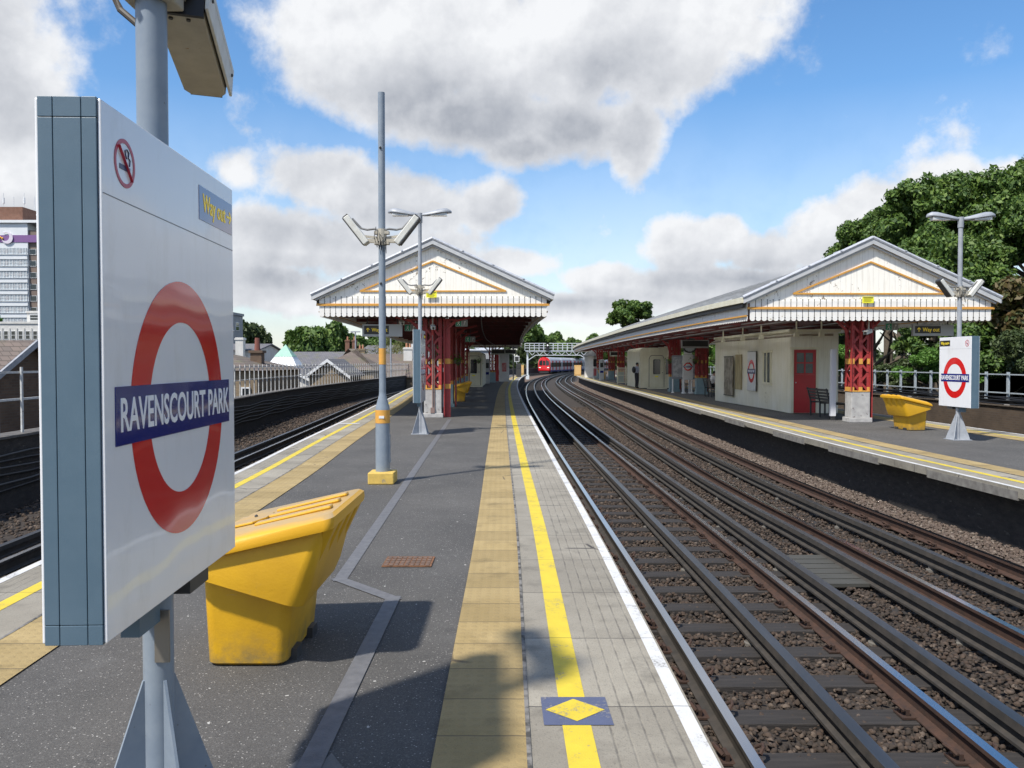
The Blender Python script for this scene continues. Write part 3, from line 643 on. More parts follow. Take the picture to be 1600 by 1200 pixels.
def clean(n):
    y = rng.uniform(6, 100, n)**1.0; y = 7 + 100*rng.uniform(0, 1, n)**1.5; t = rng.uniform(0, 1, n); x = FEv(y) - .45 + t*.72
    return np.stack([x, y, BZ + .02 + t*.06 + rng.uniform(-.02, .02, n), 1 + np.clip((y-14)/45, 0, 1.6)], 1)
stones('ballast', 34000, clean, .032, STONE2, 'strip of paler clean crushed stone heaped along the foot of the far platform')
def leftb(n):
    y = 8 + 45*rng.uniform(0, 1, n)**1.6; a_, b_ = LWv(y)+.2, LEv(y); x = a_ + (b_-a_)*rng.uniform(0, 1, n)
    return np.stack([x, y, BZ + rng.uniform(-.02, .03, n), 1 + np.clip((y-14)/30, 0, 1.2)], 1)
stones('ballast', 15000, leftb, .036, STONE, 'dark crushed stone round the shaded track by the left parapet')

# ---------------------------------------------------------------- parapet walls and railings
def wallcurve(name, f, w, z0, z1, y0, y1, m, label, cap=None, capm=None):
    t = thing(name, label, 'wall')
    mb = MB(); sweep(mb, f, [(-w/2, z0), (w/2, z0), (w/2, z1), (-w/2, z1)], y0, y1); mb.build('brickwork', m, t)
    if cap: mb = MB(); sweep(mb, f, [(-w/2-.05, z1+.003), (w/2+.05, z1+.003), (w/2+.05, z1+cap), (-w/2-.05, z1+cap)], y0, y1); mb.build('coping', capm or CONC, t)
    return t
lw = wallcurve('parapet_wall', off(LW, -.2), .4, -1.3, .27, 4, 200, DKBR, 'sooty black parapet wall along the left hand track, pale railings on top', .05, mat('sooty_coping', (.07,.065,.06), (.12,.11,.10), 6, .9))
# cables clipped on its face
for i, (z, r) in enumerate(((-.02,.018),(-.14,.022),(-.25,.016),(-.36,.024),(-.50,.02),(-.62,.02))):
    mb = MB(); mb.tube([(LW(y)+.04, y, z + .03*math.sin(y*1.3+i)) for y in frange(6, 90, 1.2)], r, 6); mb.build('wall_cable', BLK if i % 2 else mat('grey_cable', (.07,.07,.07), None), lw)
def railing(name, f, zb, zt, ys, rails, m, label, w=.07, th=.03, bigs=()):
    t = thing(name, label, 'railings', (0,0,0))
    for k, zr in enumerate(rails):
        mb = MB(); yy = ystep(ys[0]-.3, ys[-1]+.3); sweep(mb, f, [(-.02, -.02), (.02, -.02), (.02, .02), (-.02, .02)], yy[0], yy[-1], zr); mb.build('rail', m, t)
    p0 = None; rest = MB()
    for i, y in enumerate(ys):
        if i < 100:
            if p0 is None:
                q = MB(); q.box(-th/2, th/2, -w/2, w/2, 0, zt-zb); p0 = q.build('post', m, t); k = p0
            else: k = p0.copy(); COL.objects.link(k); k.parent = t
            k.location = (f(y) + .05, y, zb)
        else: rest.box(f(y)+.05-th/2, f(y)+.05+th/2, y-w/2, y+w/2, zb, zt)
    if rest.v: tag(rest.build('distant_posts', m, t), kind='stuff')
    return t
railing('railings', off(LW, -.2), .32, 1.56, [14.1 + i*.80 for i in range(104)], (1.46, .95), FENCEL, 'weathered pale railings standing on the sooty left hand parapet', w=.055)
rw = wallcurve('parapet_wall', off(RW, .2), .4, -1.3, .22, 4, 150, BRKW, 'brown brick parapet wall beyond the far platform with cables along its top', .04, mat('brown_coping', (.13,.10,.075), (.08,.065,.05), 6, .9))
for i, (z, dx, r) in enumerate(((.30,.05,.03),(.36,.12,.03),(.33,.2,.035),(.42,.08,.025),(.46,.17,.03),(.50,.05,.02))):
    mb = MB(); mb.tube([(RW(y)+dx, y, z + .02*math.sin(y*1.1+i*2)) for y in frange(14, 100, 1.0)], r, 6); mb.build('cable', BLK, rw)
br = MB()
for y in frange(18, 90, 2.2): br.box(RW(y)-.04, RW(y)+.3, y-.1, y+.1, .262, .29)
br.build('cable_bracket', mat('pale_bracket', (.35,.33,.3), None), rw)
railing('railings', off(RW, .55), .30, 1.32, [20 + i*1.28 for i in range(70)], (1.24, .62), FENCE, 'pale blue railings on the brown brick parapet in front of the big trees', w=.10, th=.06)

# ================================================================ station canopies
a = NT('dirty_roof_glass', .4); tr_ = a.n('ShaderNodeBsdfTransparent'); tr_.inputs[0].default_value = (.40, .40, .37, 1); ti_ = a.n('ShaderNodeBsdfTranslucent'); ti_.inputs[0].default_value = (.6, .6, .55, 1); mi_ = a.n('ShaderNodeMixShader'); mi_.inputs[0].default_value = .55
a.l(tr_.outputs[0], mi_.inputs[1]); a.l(ti_.outputs[0], mi_.inputs[2]); a.l(mi_.outputs[0], a.t.nodes['Material Output'].inputs[0]); GLAZE = a.m
a = NT('hut_brightening_roof_glass', .4); ti_ = a.n('ShaderNodeBsdfTranslucent'); ti_.inputs[0].default_value = (.85, .85, .80, 1); a.l(ti_.outputs[0], a.t.nodes['Material Output'].inputs[0]); GLAZE2 = a.m  # far canopy panes, purely translucent, added to brighten the hut below evenly
def canopy(label, L, R, y0, y1, dz, hw=3.19, glz=27.0, s_=1.0):
    zf = lambda v: 1.65 + (v+dz-1.65)*s_
    hw *= s_
    cx = (L(y0) + R(y0))/2; mid = lambda y: (L(y)+R(y))/2
    zE, zA = zf(3.43), zf(4.90)
    t = thing('platform_canopy', label, 'canopy', (0, 0, 0))
    xl, xr = L(y0), R(y0)
    zr = lambda x: zE + (zA-zE)*(1-abs(x-cx)/hw)
    # gable panel
    pw = hw - .12; zb = zf(3.33)
    f = MB(); f.prism([(cx-pw, zb), (cx+pw, zb), (cx+pw, zr(cx+pw)-.10), (cx, zA-.10), (cx-pw, zr(cx-pw)-.10)], y0, y0+.05); g = f.build('gable_panel', WBRD, t)
    # orange triangle moulding
    f = MB(); tb = zf(3.53); ta = zf(4.32); w = 1.93*s_
    f.bar((cx-w, y0-.015, tb), (cx+w, y0-.015, tb), .03, .042, 0)
    f.bar((cx-w, y0-.016, tb+.0), (cx, y0-.016, ta), .031, .042, 0); f.bar((cx+w, y0-.017, tb+.0), (cx, y0-.017, ta), .032, .042, 0)
    f.build('triangle_moulding', ORG, t)
    # scalloped valance
    f = MB(); p = .147*s_; nb = int(2*pw/p); x0 = cx - nb*p/2
    for i in range(nb):
        a_ = x0 + i*p + .009; b_ = a_ + p - .018; zb2 = zf(2.85); r = (b_-a_)/2; c = (a_+b_)/2
        bot = [(c + r*math.cos(PI+PI*k/6), zb2 + .055 + .055*math.sin(PI+PI*k/6)) for k in range(7)]
        f.prism(bot + [(b_, zf(3.35)), (a_, zf(3.35))], y0-.022, y0-.002)
        f.prism([(a_-.010, zf(3.315)), (b_+.010, zf(3.315)), (b_+.010, zf(3.345)), (a_-.010, zf(3.345))], y0+.0005, y0+.01)
    f.build('valance', mat('valance_white', (.80, .79, .76), (.74, .72, .67), 6, .55, spots=(9, .68, (.42, .36, .27))), t)
    f = MB()
    for i in range(nb-1): xx = x0 + (i+1)*p; f.tube([(xx, y0-.024, zf(3.375)), (xx, y0-.020, zf(3.375))], .017, 8); f.tube([(xx, y0-.0235, zf(2.93)), (xx, y0-.020, zf(2.93))], .020, 8); f.box(xx-.006, xx+.006, y0-.0235, y0-.0215, zf(2.94), zf(3.37))
    f.build('slot_holes', DARK, t)
    f = MB(); f.box(cx-pw, cx+pw, y0-.058, y0-.0245, zf(3.14), zf(3.175)); f.box(cx-pw, cx+pw, y0-.045, y0-.0248, zf(3.178), zf(3.20)); f.build('band_moulding', ORG, t)
    # barge board + lead capping
    f = MB()
    for s in (-1, 1):
        f.prism([(cx, zA-.02), (cx+s*hw, zE-.02), (cx+s*hw, zE-.16), (cx, zA-.16)], y0-.16, y0-.11)
        f.prism([(cx, zA-.17), (cx+s*(hw-.1), zr(cx+hw-.1)-.17), (cx+s*(hw-.1), zr(cx+hw-.1)-.22), (cx, zA-.22)], y0-.10, y0-.002)
    f.build('barge_board', mat('barge_grey', (.42, .43, .44), (.50, .51, .52), 5, .6), t)
    f = MB()
    for s in (-1, 1):
        f.tube([(cx, y0-.14, zA+.01), (cx+s*(hw+.02), y0-.14, zE+.0)], .05, 8); f.prism([(cx, zA), (cx+s*(hw+.02), zE), (cx+s*(hw+.02), zE-.018), (cx, zA-.018)], y0-.16, y0+.5)
        for k in range(1, 4): q = k/4*hw; f.bar((cx+s*q, y0-.20, zr(cx+q)+.045), (cx+s*q, y0+.3, zr(cx+q)+.045), .05, .03)
    f.build('lead_capping', LEAD, t)
    # roof sheets (outer) and soffit
    zR = zA - .36; gw = 1.7 if s_ > 1.08 else 4.0; GL = [(g0, g0+gw) for g0 in [glz + 5.3*i for i in range(14)] if g0+gw+.1 < y1]  # far canopy panes are widened to let more light onto the hut
    ys = sorted(set([round(v, 3) for v in ystep(y0+.06, y1)] + [v for g_ in GL for v in g_])); qs = [0, .14, .40, .5, 1.0]
    hgt = lambda q: zE + (zR-zE)*(1-abs(q-.5)*2); isg = lambda ya, yb, k: k == 1 and any(g0-.001 <= ya and yb <= g1+.001 for g0, g1 in GL)
    f1 = MB(); f2 = MB(); f3 = MB()
    for i in range(len(ys)-1):
        ya, yb = ys[i], ys[i+1]
        for k in range(4):
            P = lambda y, q, d: (L(y)+(R(y)-L(y))*q, y, hgt(q)+d)
            if isg(ya, yb, k): f3.add([P(ya,qs[k],-.02), P(ya,qs[k+1],-.02), P(yb,qs[k+1],-.02), P(yb,qs[k],-.02)], [(0,1,2,3)]); continue
            f1.add([P(ya,qs[k],0), P(ya,qs[k+1],0), P(yb,qs[k+1],0), P(yb,qs[k],0)], [(0,1,2,3)]); f2.add([P(ya,qs[k],-.05), P(ya,qs[k+1],-.05), P(yb,qs[k+1],-.05), P(yb,qs[k],-.05)], [(3,2,1,0)])
    f1.build('roof_covering', ROOFG, t); f2.build('soffit', DRED, t); f3.build('roof_glazing', GLAZE if s_ > 1.08 else GLAZE2, t)
    f = MB(); y = y0 + .8
    while y < y1-.5:
        for s in (0, 1):
            E = L if s == 0 else R; f.bar((E(y), y, zE+.02), (mid(y), y, zR+.02), .05, .05)
        y += 1.15
    f.build('roof_roll', ROOFG, t)
    # eaves fascia / gutter, side boards, side valance
    for E, s in ((L, 1), (R, -1)):
        f = MB(); sweep(f, E, [(-.05*s, -.14), (.03*s, -.14), (.03*s, .005), (-.05*s, .005)], y0-.1, y1, zE); f.build('eaves_fascia', mat('cream_fascia', (.66, .64, .52), (.58, .55, .42), 3, .5), t)
        f = MB(); sweep(f, off(E, .07*s), [(-.03, -.25), (.03, -.25), (.03, -.15), (-.03, -.15)], y0+.1, y1, zE); f.build('gutter', DARK, t)
        f = MB(); e2 = off(E, .16*s); sweep(f, e2, [(-.015, -.46), (.015, -.46), (.015, -.08), (-.015, -.08)], y0+.06, y1-.05, zE); f.build('side_boarding', WBRDY, t)
        f = MB(); sweep(f, off(E, .13*s), [(-.02, -.50), (.02, -.50), (.02, -.46), (-.02, -.46)], y0+.06, y1-.05, zE); f.build('side_moulding', ORG, t)
        f = MB(); y = y0 + .03; zt = zE-.49; zb2 = zf(2.85)
        while y < y1-.1:
            xa, xb = E(y+.008)+.15*s, E(y+.14)+.15*s; dx = .01
            v = [(xa, y+.008, zt), (xa, y+.008, zb2+.05), (xa, y+.035, zb2+.012), ((xa+xb)/2, y+.074, zb2), (xb, y+.112, zb2+.012), (xb, y+.140, zb2+.05), (xb, y+.140, zt)]
            f.add(v + [(p_[0]+dx*s, p_[1], p_[2]) for p_ in v], [(0,1,2,3,4,5,6), (13,12,11,10,9,8,7)] + [(i, 7+i, 7+(i+1) % 7, (i+1) % 7) for i in range(7)]); y += .147
        f.build('side_valance', mat('side_valance_white', (.76, .75, .72), (.70, .68, .62), 4, .6), t)
    # end gable far
    f = MB(); c1 = mid(y1); h1 = (R(y1)-L(y1))/2-.12; f.prism([(c1-h1, zf(2.9)), (c1+h1, zf(2.9)), (c1+h1, zE-.05), (c1, zR-.10), (c1-h1, zE-.05)], y1-.05, y1-.001); f.build('end_panel', WBRD, t)
    # ironwork under the roof
    f = MB(); y = y0 + .7
    while y < y1:
        l, m_, r = L(y)+.22, mid(y), R(y)-.22; zl = zE-.10
        f.bar((l, y, zl-.30), (r, y, zl-.30), .07, .12)
        f.bar((l, y, zl-.04), (m_, y, zR-.12), .06, .10); f.bar((r, y, zl-.04), (m_, y, zR-.12), .06, .10)
        for q in (.25, .5, .75):
            for e, s in ((l, 1), (r, -1)):
                x = e + (m_-e)*q; f.bar((x, y, zl-.25), (x, y, zl-.04 + (zR-.12-zl)*q), .04, .04); f.bar((x, y, zl-.25), (e+(m_-e)*min(1, q+.25), y, zl-.06+(zR-.12-zl)*min(1, q+.25)), .035, .035)
        f.bar((m_, y, zl-.3), (m_, y, zR-.12), .06, .06); y += 2.9
    f.build('roof_truss', mat('truss_red', (.12, .022, .02), (.07, .018, .016), 5, .6), t)
    f = MB()
    for q in (.08, .2, .33, .45, .55, .67, .8, .92):
        yy = ystep(y0+.1, y1-.1)
        fn = lambda y, q=q: L(y) + (R(y)-L(y))*q
        zz = zE + (zR-zE)*(1-abs(q-.5)*2) - .12
        sweep(f, fn, [(-.03, -.05), (.03, -.05), (.03, .04), (-.03, .04)], yy[0], yy[-1], zz)
    for q in (.42, .58): sweep(f, lambda y, q=q: L(y) + (R(y)-L(y))*q, [(-.05, -.12), (.05, -.12), (.05, .05), (-.05, .05)], y0+.3, y1-.3, zE-.36)
    f.build('purlins', DRED, t)
    f = MB()   # services: conduits and cable trays
    for q, z in ((.3, -.42), (.36, -.47), (.7, -.44)): sweep(f, lambda y, q=q: L(y) + (R(y)-L(y))*q, [(-.02, -.02), (.02, -.02), (.02, .02), (-.02, .02)], y0+.3, y1-.3, zE+z)
    f.build('conduit', mat('conduit_grey', (.22, .2, .19), None), t)
    return t
CL_ = curve([(24/K, -.90), (30/K, -.75), (60/K, -.7), (90/K, -.6)]); CL = lambda y: LE(y) + CL_(y)
CR = curve([(24/K, 1.15), (29/K, .98), (34/K, .86), (40/K, .78), (55/K, .74), (66/K, .82), (74/K, .98)]); Y0L = 24.0
CAN1 = canopy('white gabled canopy over the near platform, its gable behind the two lamp posts', CL, CR, Y0L, 66*K, 0, s_=1.093)
DL = curve([(22.3/K, 6.19), (26/K, 5.95), (34/K, 5.78), (44.8/K, 5.76), (66/K, 6.05), (80/K, 6.4), (94/K, 6.95)])
DR_ = curve([(22.3/K, 1.43), (30/K, 1.2), (60/K, .9), (90/K, .6)]); DR = lambda y: RE(y) + DR_(y); Y0R = 22.3
CAN2 = canopy('white gabled canopy over the far platform, long cream eaves, big trees behind', DL, DR, Y0R, 84*K, -.17, glz=25.0, s_=1.076)
for cx, y, z, lb in ((-2.32, Y0L-.085, 3.60, 'yellow notice plate on the near platform gable under the orange triangle'), (9.53, Y0R-.085, 3.32, 'yellow notice plate on the far platform gable under the orange triangle')):
    t = thing('notice_plate', lb, 'notice', (cx, y, z), 0, 'yellow gable notices')
    f = MB(); f.box(-.15, .15, -.008, .008, -.085, .085); f.build('plate', YNOT, t)
    f = MB(); f.box(-.13, .13, -.0105, -.0085, .045, .07)
    for k in range(4): f.box(-.12, .10-.03*(k % 2), -.0105, -.0085, .02-.025*k, .028-.025*k)
    f.build('small_print', mat('notice_ink', (.15, .13, .02), None), t)

# ---------------------------------------------------------------- lattice columns
def column(x, y, label, big=True, plm=None, h=2.95, pl=.84, w=.52, d=.42):
    t = thing('lattice_column', label, 'column', (x, y, 0), 0, 'red lattice columns of the canopies')
    f = MB(); f.box(-w/2-.05, w/2+.05, -d/2-.05, d/2+.05, 0, .13); f.box(-w/2, w/2, -d/2, d/2, .13, pl); f.build('plinth', plm or CONC, t, bevel=.012)
    zc = pl + .01
    f = MB(); cw = w/2-.035; cd = d/2-.035
    for sx in (-1, 1):
        for sy in (-1, 1):
            f.box(sx*cw-.052, sx*cw+.052, sy*cd-.008, sy*cd+.008, zc, h); f.box(sx*(cw+.03)-.008, sx*(cw+.03)+.008, sy*cd-.06, sy*cd+.06, zc, h)
    f.box(-.045, .045, -cd-.015, -cd+.015, zc, h); f.box(-.05, .05, -.02, .02, zc, h); f.box(-.11, -.07, -.05, .05, zc, h); f.box(.07, .11, -.05, .05, zc, h)
    f.build('angle_posts', BRED, t)
    f = MB(); z = zc; k = 0; st = .26
    while z < h-.3:
        for sy in (-1, 1):
            for a_, b_ in ((-cw, 0), (0, cw)):
                p, q = ((a_, b_) if k % 2 else (b_, a_)); f.bar((p, sy*(cd+.003), z), (q, sy*(cd+.003), z+st), .060, .014, up=(0, 1, 0))
        for sx in (-1, 1):
            p, q = ((-cd, cd) if k % 2 else (cd, -cd)); f.bar((sx*(cw+.028), p, z), (sx*(cw+.028), q, z+st), .060, .014, up=(1, 0, 0))
        z += st; k += 1
    f.build('lacing', BRED, t)
    f = MB()
    for z in [zc+.13*i for i in range(int((h-zc)/.13))]:
        for sx in (-cw, cw, 0):
            f.sphere((sx+.02, -cd-.018, z), .013, 6)
    f.build('rivets', BRED, t)
    for z, hh in ((1.60, .15), (zc+.0, .12)):
        f = MB()
        for sx in (-cw, 0, cw): f.box(sx-.052, sx+.052, -cd-.026, -cd-.0205, z, z+hh)
        f.box(cw+.042, cw+.05, -cd, cd, z, z+hh); f.box(-cw-.05, -cw-.042, -cd, cd, z, z+hh)
        if z < 1: f.box(-w/2-.01, w/2+.01, -d/2-.01, d/2+.01, pl+.002, pl+.035)
        f.build('orange_band', ORG, t)
    f = MB()   # side plate running to the ground and head brackets
    f.box(w/2+.062, w/2+.09, -d/2+.05, d/2+.25, .003, h)
    f.build('side_plate', BRED, t)
    f = MB()
    for s in (-1, 1):
        pts = [(s*(cw), 0, 2.05), (s*(cw+.12), 0, 2.55), (s*(cw+.45), 0, 2.88), (s*(cw+.9), 0, 3.0)]
        for p, q in zip(pts, pts[1:]): f.bar(p, q, .06, .07, up=(0, 1, 0))
        f.bar((s*cw, 0, 2.6), (s*(cw+.5), 0, 2.93), .04, .05, up=(0, 1, 0)); f.bar((s*(cw), 0, 2.92), (s*(cw+.45), 0, 2.92), .04, .05, up=(0, 1, 0))
        f.bar((0, s*cd, 2.3), (0, cd+.6 if s > 0 else -cd-.16, 2.90), .06, .06)
    f.build('head_bracket', BRED, t)
    return t
BLUEG = mat('blue_grey_plinth_paint', (.22, .31, .34), (.18, .26, .29), 6, .6)
PA = column(-2.36, 22.0*K+.2, 'red lattice column on a pale concrete plinth, first under the near platform canopy')
PB = copy_tree(PA, loc=(9.55, 20.24*K+.2, 0), label='red lattice column on a pale concrete plinth beside the far yellow grit bin')
f = MB(); f.tube([(.0,-.235,.30),(.0,-.235,2.6)], .016, 8); f.tube([(.05,-.235,.30),(.05,-.235,2.2)], .012, 8); f.box(-.06,.06,-.27,-.215,.14,.30); f.build('conduit', mat('conduit_brown', (.22,.15,.13), None), PA)
f = MB(); f.box(.35, .50, .02, .20, .003, 2.95); f.box(.34, .51, -.002, .018, .003, 2.95); f.build('stanchion', BRED, PA)
f = MB(); f.box(.335, .515, -.012, -.004, 1.60, 1.76); f.box(.335, .515, -.012, -.004, .86, 1.0); f.build('orange_band', ORG, PA)
col2 = column(-2.42, 27.3*K, 'red lattice column second along the near platform, blue grey plinth', plm=BLUEG)
for x, y, lb in ((-2.62, 32.6*K, 'red lattice column third along the near platform, behind the small yellow bin'), (-2.78, 37.9*K, 'red lattice column fourth along the near platform'), (-2.85, 43.3*K, 'red lattice column just before the cream cabin on the near platform'),
                 (-1.6, 60.5*K, 'red lattice column beyond the cream cabin on the near platform'),
                 (9.74, 38.1*K, 'red lattice column next to the bench where a person in white sits'), (9.08, 41.42*K, 'red lattice column between the station clock and the free standing roundel'),
                 (9.0, 52*K, 'red lattice column beside the standing person on the far platform'), (9.1, 62*K, 'red lattice column behind the pale gate on the far platform'), (9.4, 70*K, 'red lattice column near the end of the far platform canopy'), (9.0, 76*K, 'last red lattice column beside the white hexagonal kiosk')):
    copy_tree(col2, loc=(x, y, 0), label=lb)

# ================================================================ roundel signs and posts
def roundel_sign(label, x, y, zb, zt, rz=0.0, W_=1.21, TH=.165, arrow='+', group='double sided station name signs'):
    """box centred on its post; faces look along +X and -X"""
    t = thing('station_sign', label, 'station sign', (x, y, 0), rz, group)
    H_ = zt-zb; zc = (zb+zt)/2; h = TH/2; w = W_/2; e = .022
    f = MB(); f.box(-h+.012, h-.012, -w+.03, w-.03, zb+.01, zt-.01); f.build('core', DARK, t)
    # end panels in three planks with seams
    for s in (-1, 1):
        f = MB(); a_, b_ = (-w, -w+.035) if s == -1 else (w-.035, w)
        for x0, x1 in ((-h+.004, -h+.0435), (-h+.0455, h-.0455), (h-.0435, h-.004)):
            for z0, z1 in ((zb, zb+.055), (zb+.0565, zt-.0565), (zt-.055, zt)): f.box(x0, x1, a_, b_, z0, z1)
        f.build('end_panel', SIGNE, t, bevel=.0015)
    f = MB(); f.box(-h+.004, h-.004, -w+.036, w-.036, zb, zb+.012); f.box(-h+.004, h-.004, -w+.036, w-.036, zt-.012, zt); f.build('top_and_bottom_panel', SIGNE, t)
    for s in (1, -1):
        f = MB(); xa, xb = (h-.003, h+.006) if s == 1 else (-h-.006, -h+.003)
        f.prism([(-w+.006, zb+.004), (w-.006, zb+.004), (w-.006, zt-.004), (-w+.006, zt-.004)], xa, xb, 'x'); fc = f.build('enamel_face', ENAM, t, bevel=.003)
        X = s*(h+.0065); n = s*.0012
        def box(y0, y1, z0, z1, m, nm, lay=1):
            q = MB(); a_, b_ = sorted((X, X+n*lay)); q.box(a_, b_, y0, y1, z0, z1); return q.build(nm, m, t)
        cy = 0.0; rz0 = zc-.125; R1 = .432; R0 = .292
        q = MB(); a_, b_ = sorted((X, X+n)); q.ring((cy, rz0), R0, R1, a_, b_, 'x', 96); q.build('red_ring', REDE, t)
        box(cy-.535, cy+.52, rz0-.085, rz0+.085, NAVY, 'name_bar', 2)
        rot = (PI/2, 0, PI/2*s); text('RAVENSCOURT PARK', .138, WLET, t, (X+n*2.2, cy, rz0-.003), rot, 'name_lettering', bold=.0022, xs=.755)
        box(-w+.012, w-.012, zt-.258, zt-.2555, mat('panel_seam', (.25,.25,.26), None), 'panel_seam', .5)
        # way out plate at the +y end, no smoking disc at the -y end
        plate = BLKP if arrow == 'b' else NAVY
        box(w-.42, w-.02, zt-.195, zt-.070, plate, 'way_out_plate')
        text('Way out' , .094, YLET, t, (X+n*1.5, (w-.245) if s == 1 else (w-.20), zt-.131), rot, 'way_out_lettering', bold=.001, xs=.8)
        q = MB(); ax = (w-.065) if s == 1 else (w-.375); d_ = 1
        q.bar((X+n*1.6, ax-.03, zt-.13), (X+n*1.6, ax+.03, zt-.13), .0006, .010, up=(0,0,1)); q.bar((X+n*1.6, ax+.03*1, zt-.13), (X+n*1.6, ax+.005, zt-.108), .0006, .010, up=(0,0,1)); q.bar((X+n*1.6, ax+.03, zt-.13), (X+n*1.6, ax+.005, zt-.152), .0006, .010, up=(0,0,1)); q.build('arrow', YLET, t)
        ny = -w+.155; nz = zt-.145
        q = MB(); a_, b_ = sorted((X, X+n)); q.ring((ny, nz), .058, .070, a_, b_, 'x', 40); q.bar((X+n, ny-.044*s, nz+.044), (X+n, ny+.044*s, nz-.044), .0024, .012, up=(1,0,0)); q.build('no_smoking_ring', mat('prohibition_red', (.45, .03, .06), None, rough=.3), t)
        q = MB(); q.box(min(X, X+n*.9), max(X, X+n*.9), ny-.036, ny+.036, nz-.020, nz-.006)
        pts = [(.030, -.002), (.034, .016), (.022, .022), (.026, .036), (.012, .044), (.0, .038), (.004, .024), (.012, .016)]
        for p, r in zip(pts, pts[1:]): q.bar((X+n*.5, ny+p[0]*s, nz+p[1]), (X+n*.5, ny+r[0]*s, nz+r[1]), .0008, .005, up=(1,0,0))
        q.build('cigarette_symbol', mat('symbol_ink', (.04, .05, .12), None, rough=.3), t)
    f = MB(); f.box(-h+.01, h-.01, .10, .30, zb-.055, zb-.001); f.build('underside_box', DARK, t); f = MB(); f.box(-.03, .03, -.24, -.07, zb-.10, zb-.001); f.build('underside_bracket', SIGNE, t)
    return t
def finned_post(label, x, y, top, r=.051, rz=0., fin=.55, fr=.235, m=None, group='lamp and sign posts'):
    m = m or POLEG
    t = thing('lamp_post', label, 'post', (x, y, 0), rz, group)
    f = MB(); f.tube([(0,0,.0), (0,0,top)], r, 24); f.build('pole', m, t, smooth=True)
    f = MB()
    for k in range(4):
        a_ = PI/4 + k*PI/2; c, s = math.cos(a_), math.sin(a_); n_ = Vector((-s, c, 0))*.005
        P = [Vector((c*(r-.01), s*(r-.01), .015)), Vector((c*fr, s*fr, .015)), Vector((c*fr, s*fr, .04)), Vector((c*(r+.004), s*(r+.004), fin)), Vector((c*(r-.01), s*(r-.01), fin))]
        f.add([p+n_ for p in P] + [p-n_ for p in P], [(0,1,2,3,4),(9,8,7,6,5)] + [(i, 5+i, 5+(i+1) % 5, (i+1) % 5) for i in range(5)])
    f.build('base_fin', m, t)
    f = MB(); f.box(-fr*.85, fr*.85, -fr*.85, fr*.85, .001, .016)
    f.build('base_plate', m, t)
    return t
def lamp_heads(t, z):
    f = MB(); f.tube([(0,0,-.18),(0,0,.04)], .06, 12); f.build('spigot', POLEL, t, smooth=True, loc=(0,0,z))
    for s in (-1, 1):
        h_ = MB(); n = 10; vs = []; fs = []
        prof = [(.05, .035, .0, .03), (.10, .05, -.005, .05), (.2, .085, .0, .07), (.35, .11, .02, .09), (.5, .12, .045, .10), (.62, .105, .06, .09), (.70, .06, .062, .05), (.73, .015, .06, .02)]
        for (d, w, zo, hh) in prof:
            for k in range(n):
                a_ = PI*k/(n-1); vs.append((s*d, w*math.cos(a_), zo + hh*math.sin(a_)))
            vs.append((s*d, -w*.8, zo-.02)); vs.append((s*d, w*.8, zo-.02))
        m_ = n+2
        for i in range(len(prof)-1):
            for k in range(m_): fs.append((i*m_+k, i*m_+(k+1) % m_, (i+1)*m_+(k+1) % m_, (i+1)*m_+k))
        fs += [tuple(range(m_)), tuple(range((len(prof)-1)*m_, len(prof)*m_))]
        h_.add(vs, fs); hd = h_.build('lamp_head', POLEL, t, smooth=True, loc=(0,0,z))
        g = MB(); g.box(min(s*.26, s*.62), max(s*.26, s*.62), -.08, .08, -.025, .035); g.build('lens', mat('lamp_lens', (.55, .56, .55), None, rough=.2), hd)
    return t
def camera_pair(label, x, y, z, tilt=50, L_=.46, rz=0., m=None):
    t = thing('camera_housings', label, 'camera housing', (x, y, z), rz, 'paired camera housings on posts')
    f = MB(); f.tube([(0,0,-.10),(0,0,.12)], .065, 12); f.box(-.10,.10,-.05,.05,-.09,-.05); f.box(-.10,.10,-.05,.05,.05,.09); f.build('clamp', HOUSB, t)
    for s in (-1, 1):
        d = Vector((s*math.cos(math.radians(tilt)), 0, math.sin(math.radians(tilt)))); o = Vector((s*.20, 0, -.08)); nrm = Vector((-s*d.z, 0, abs(d.x)))
        f = MB(); f.bar(o, o+d*L_, .17, .085, up=nrm); h_ = f.build('housing', m or HOUS, t, bevel=.012)
        f = MB(); f.bar(o+d*.02-nrm*.049, o+d*(L_-.0)-nrm*.049, .165, .012, up=nrm); f.bar(o+d*(L_+.001), o+d*(L_+.012), .16, .08, up=nrm); f.build('dark_underside', DARK, h_)
        f = MB(); f.bar((s*.05,0,-.04), o+d*.05, .05, .05); f.bar((s*.05,0,.0), o+d*.14, .03, .03); f.build('arm', HOUSB, t)
        f = MB(); p = [(s*.03,-.03,.10), (s*.10,-.02,.12), (s*.20,-.01,.11), (s*.28,0,.13), o+d*(L_*.86)+nrm*.05]; f.tube(p, .015, 8); f.build('flexible_conduit', mat('grey_conduit', (.16,.16,.16), None), t)
    f = MB()
    for k in range(5): a_ = .02+.03*random.random(); f.tube([(-.07+.03*k, -.07, .14-.05*k), (-.09+.04*k, -.10, .0), (-.05+.03*k, -.09, -.14-.02*k), (.02*k-.03, -.07, -.05)], .005, 5)
    f.build('loose_cable', BLK, t)
    return t
# the near sign
SGN = roundel_sign('large glossy roundel name sign nearest the camera, with a blue grey edge', -1.232, 2.87, .868, 2.372, rz=.038)
P1 = finned_post('blue grey post carrying the large near name sign', -1.236, 2.87, 3.35)
f = MB(); f.box(.01, .06, -.055, -.045, .62, .80); f.build('access_plate', mat('tarnished_plate', (.25,.23,.2), None, rough=.4, metal=.6), P1)
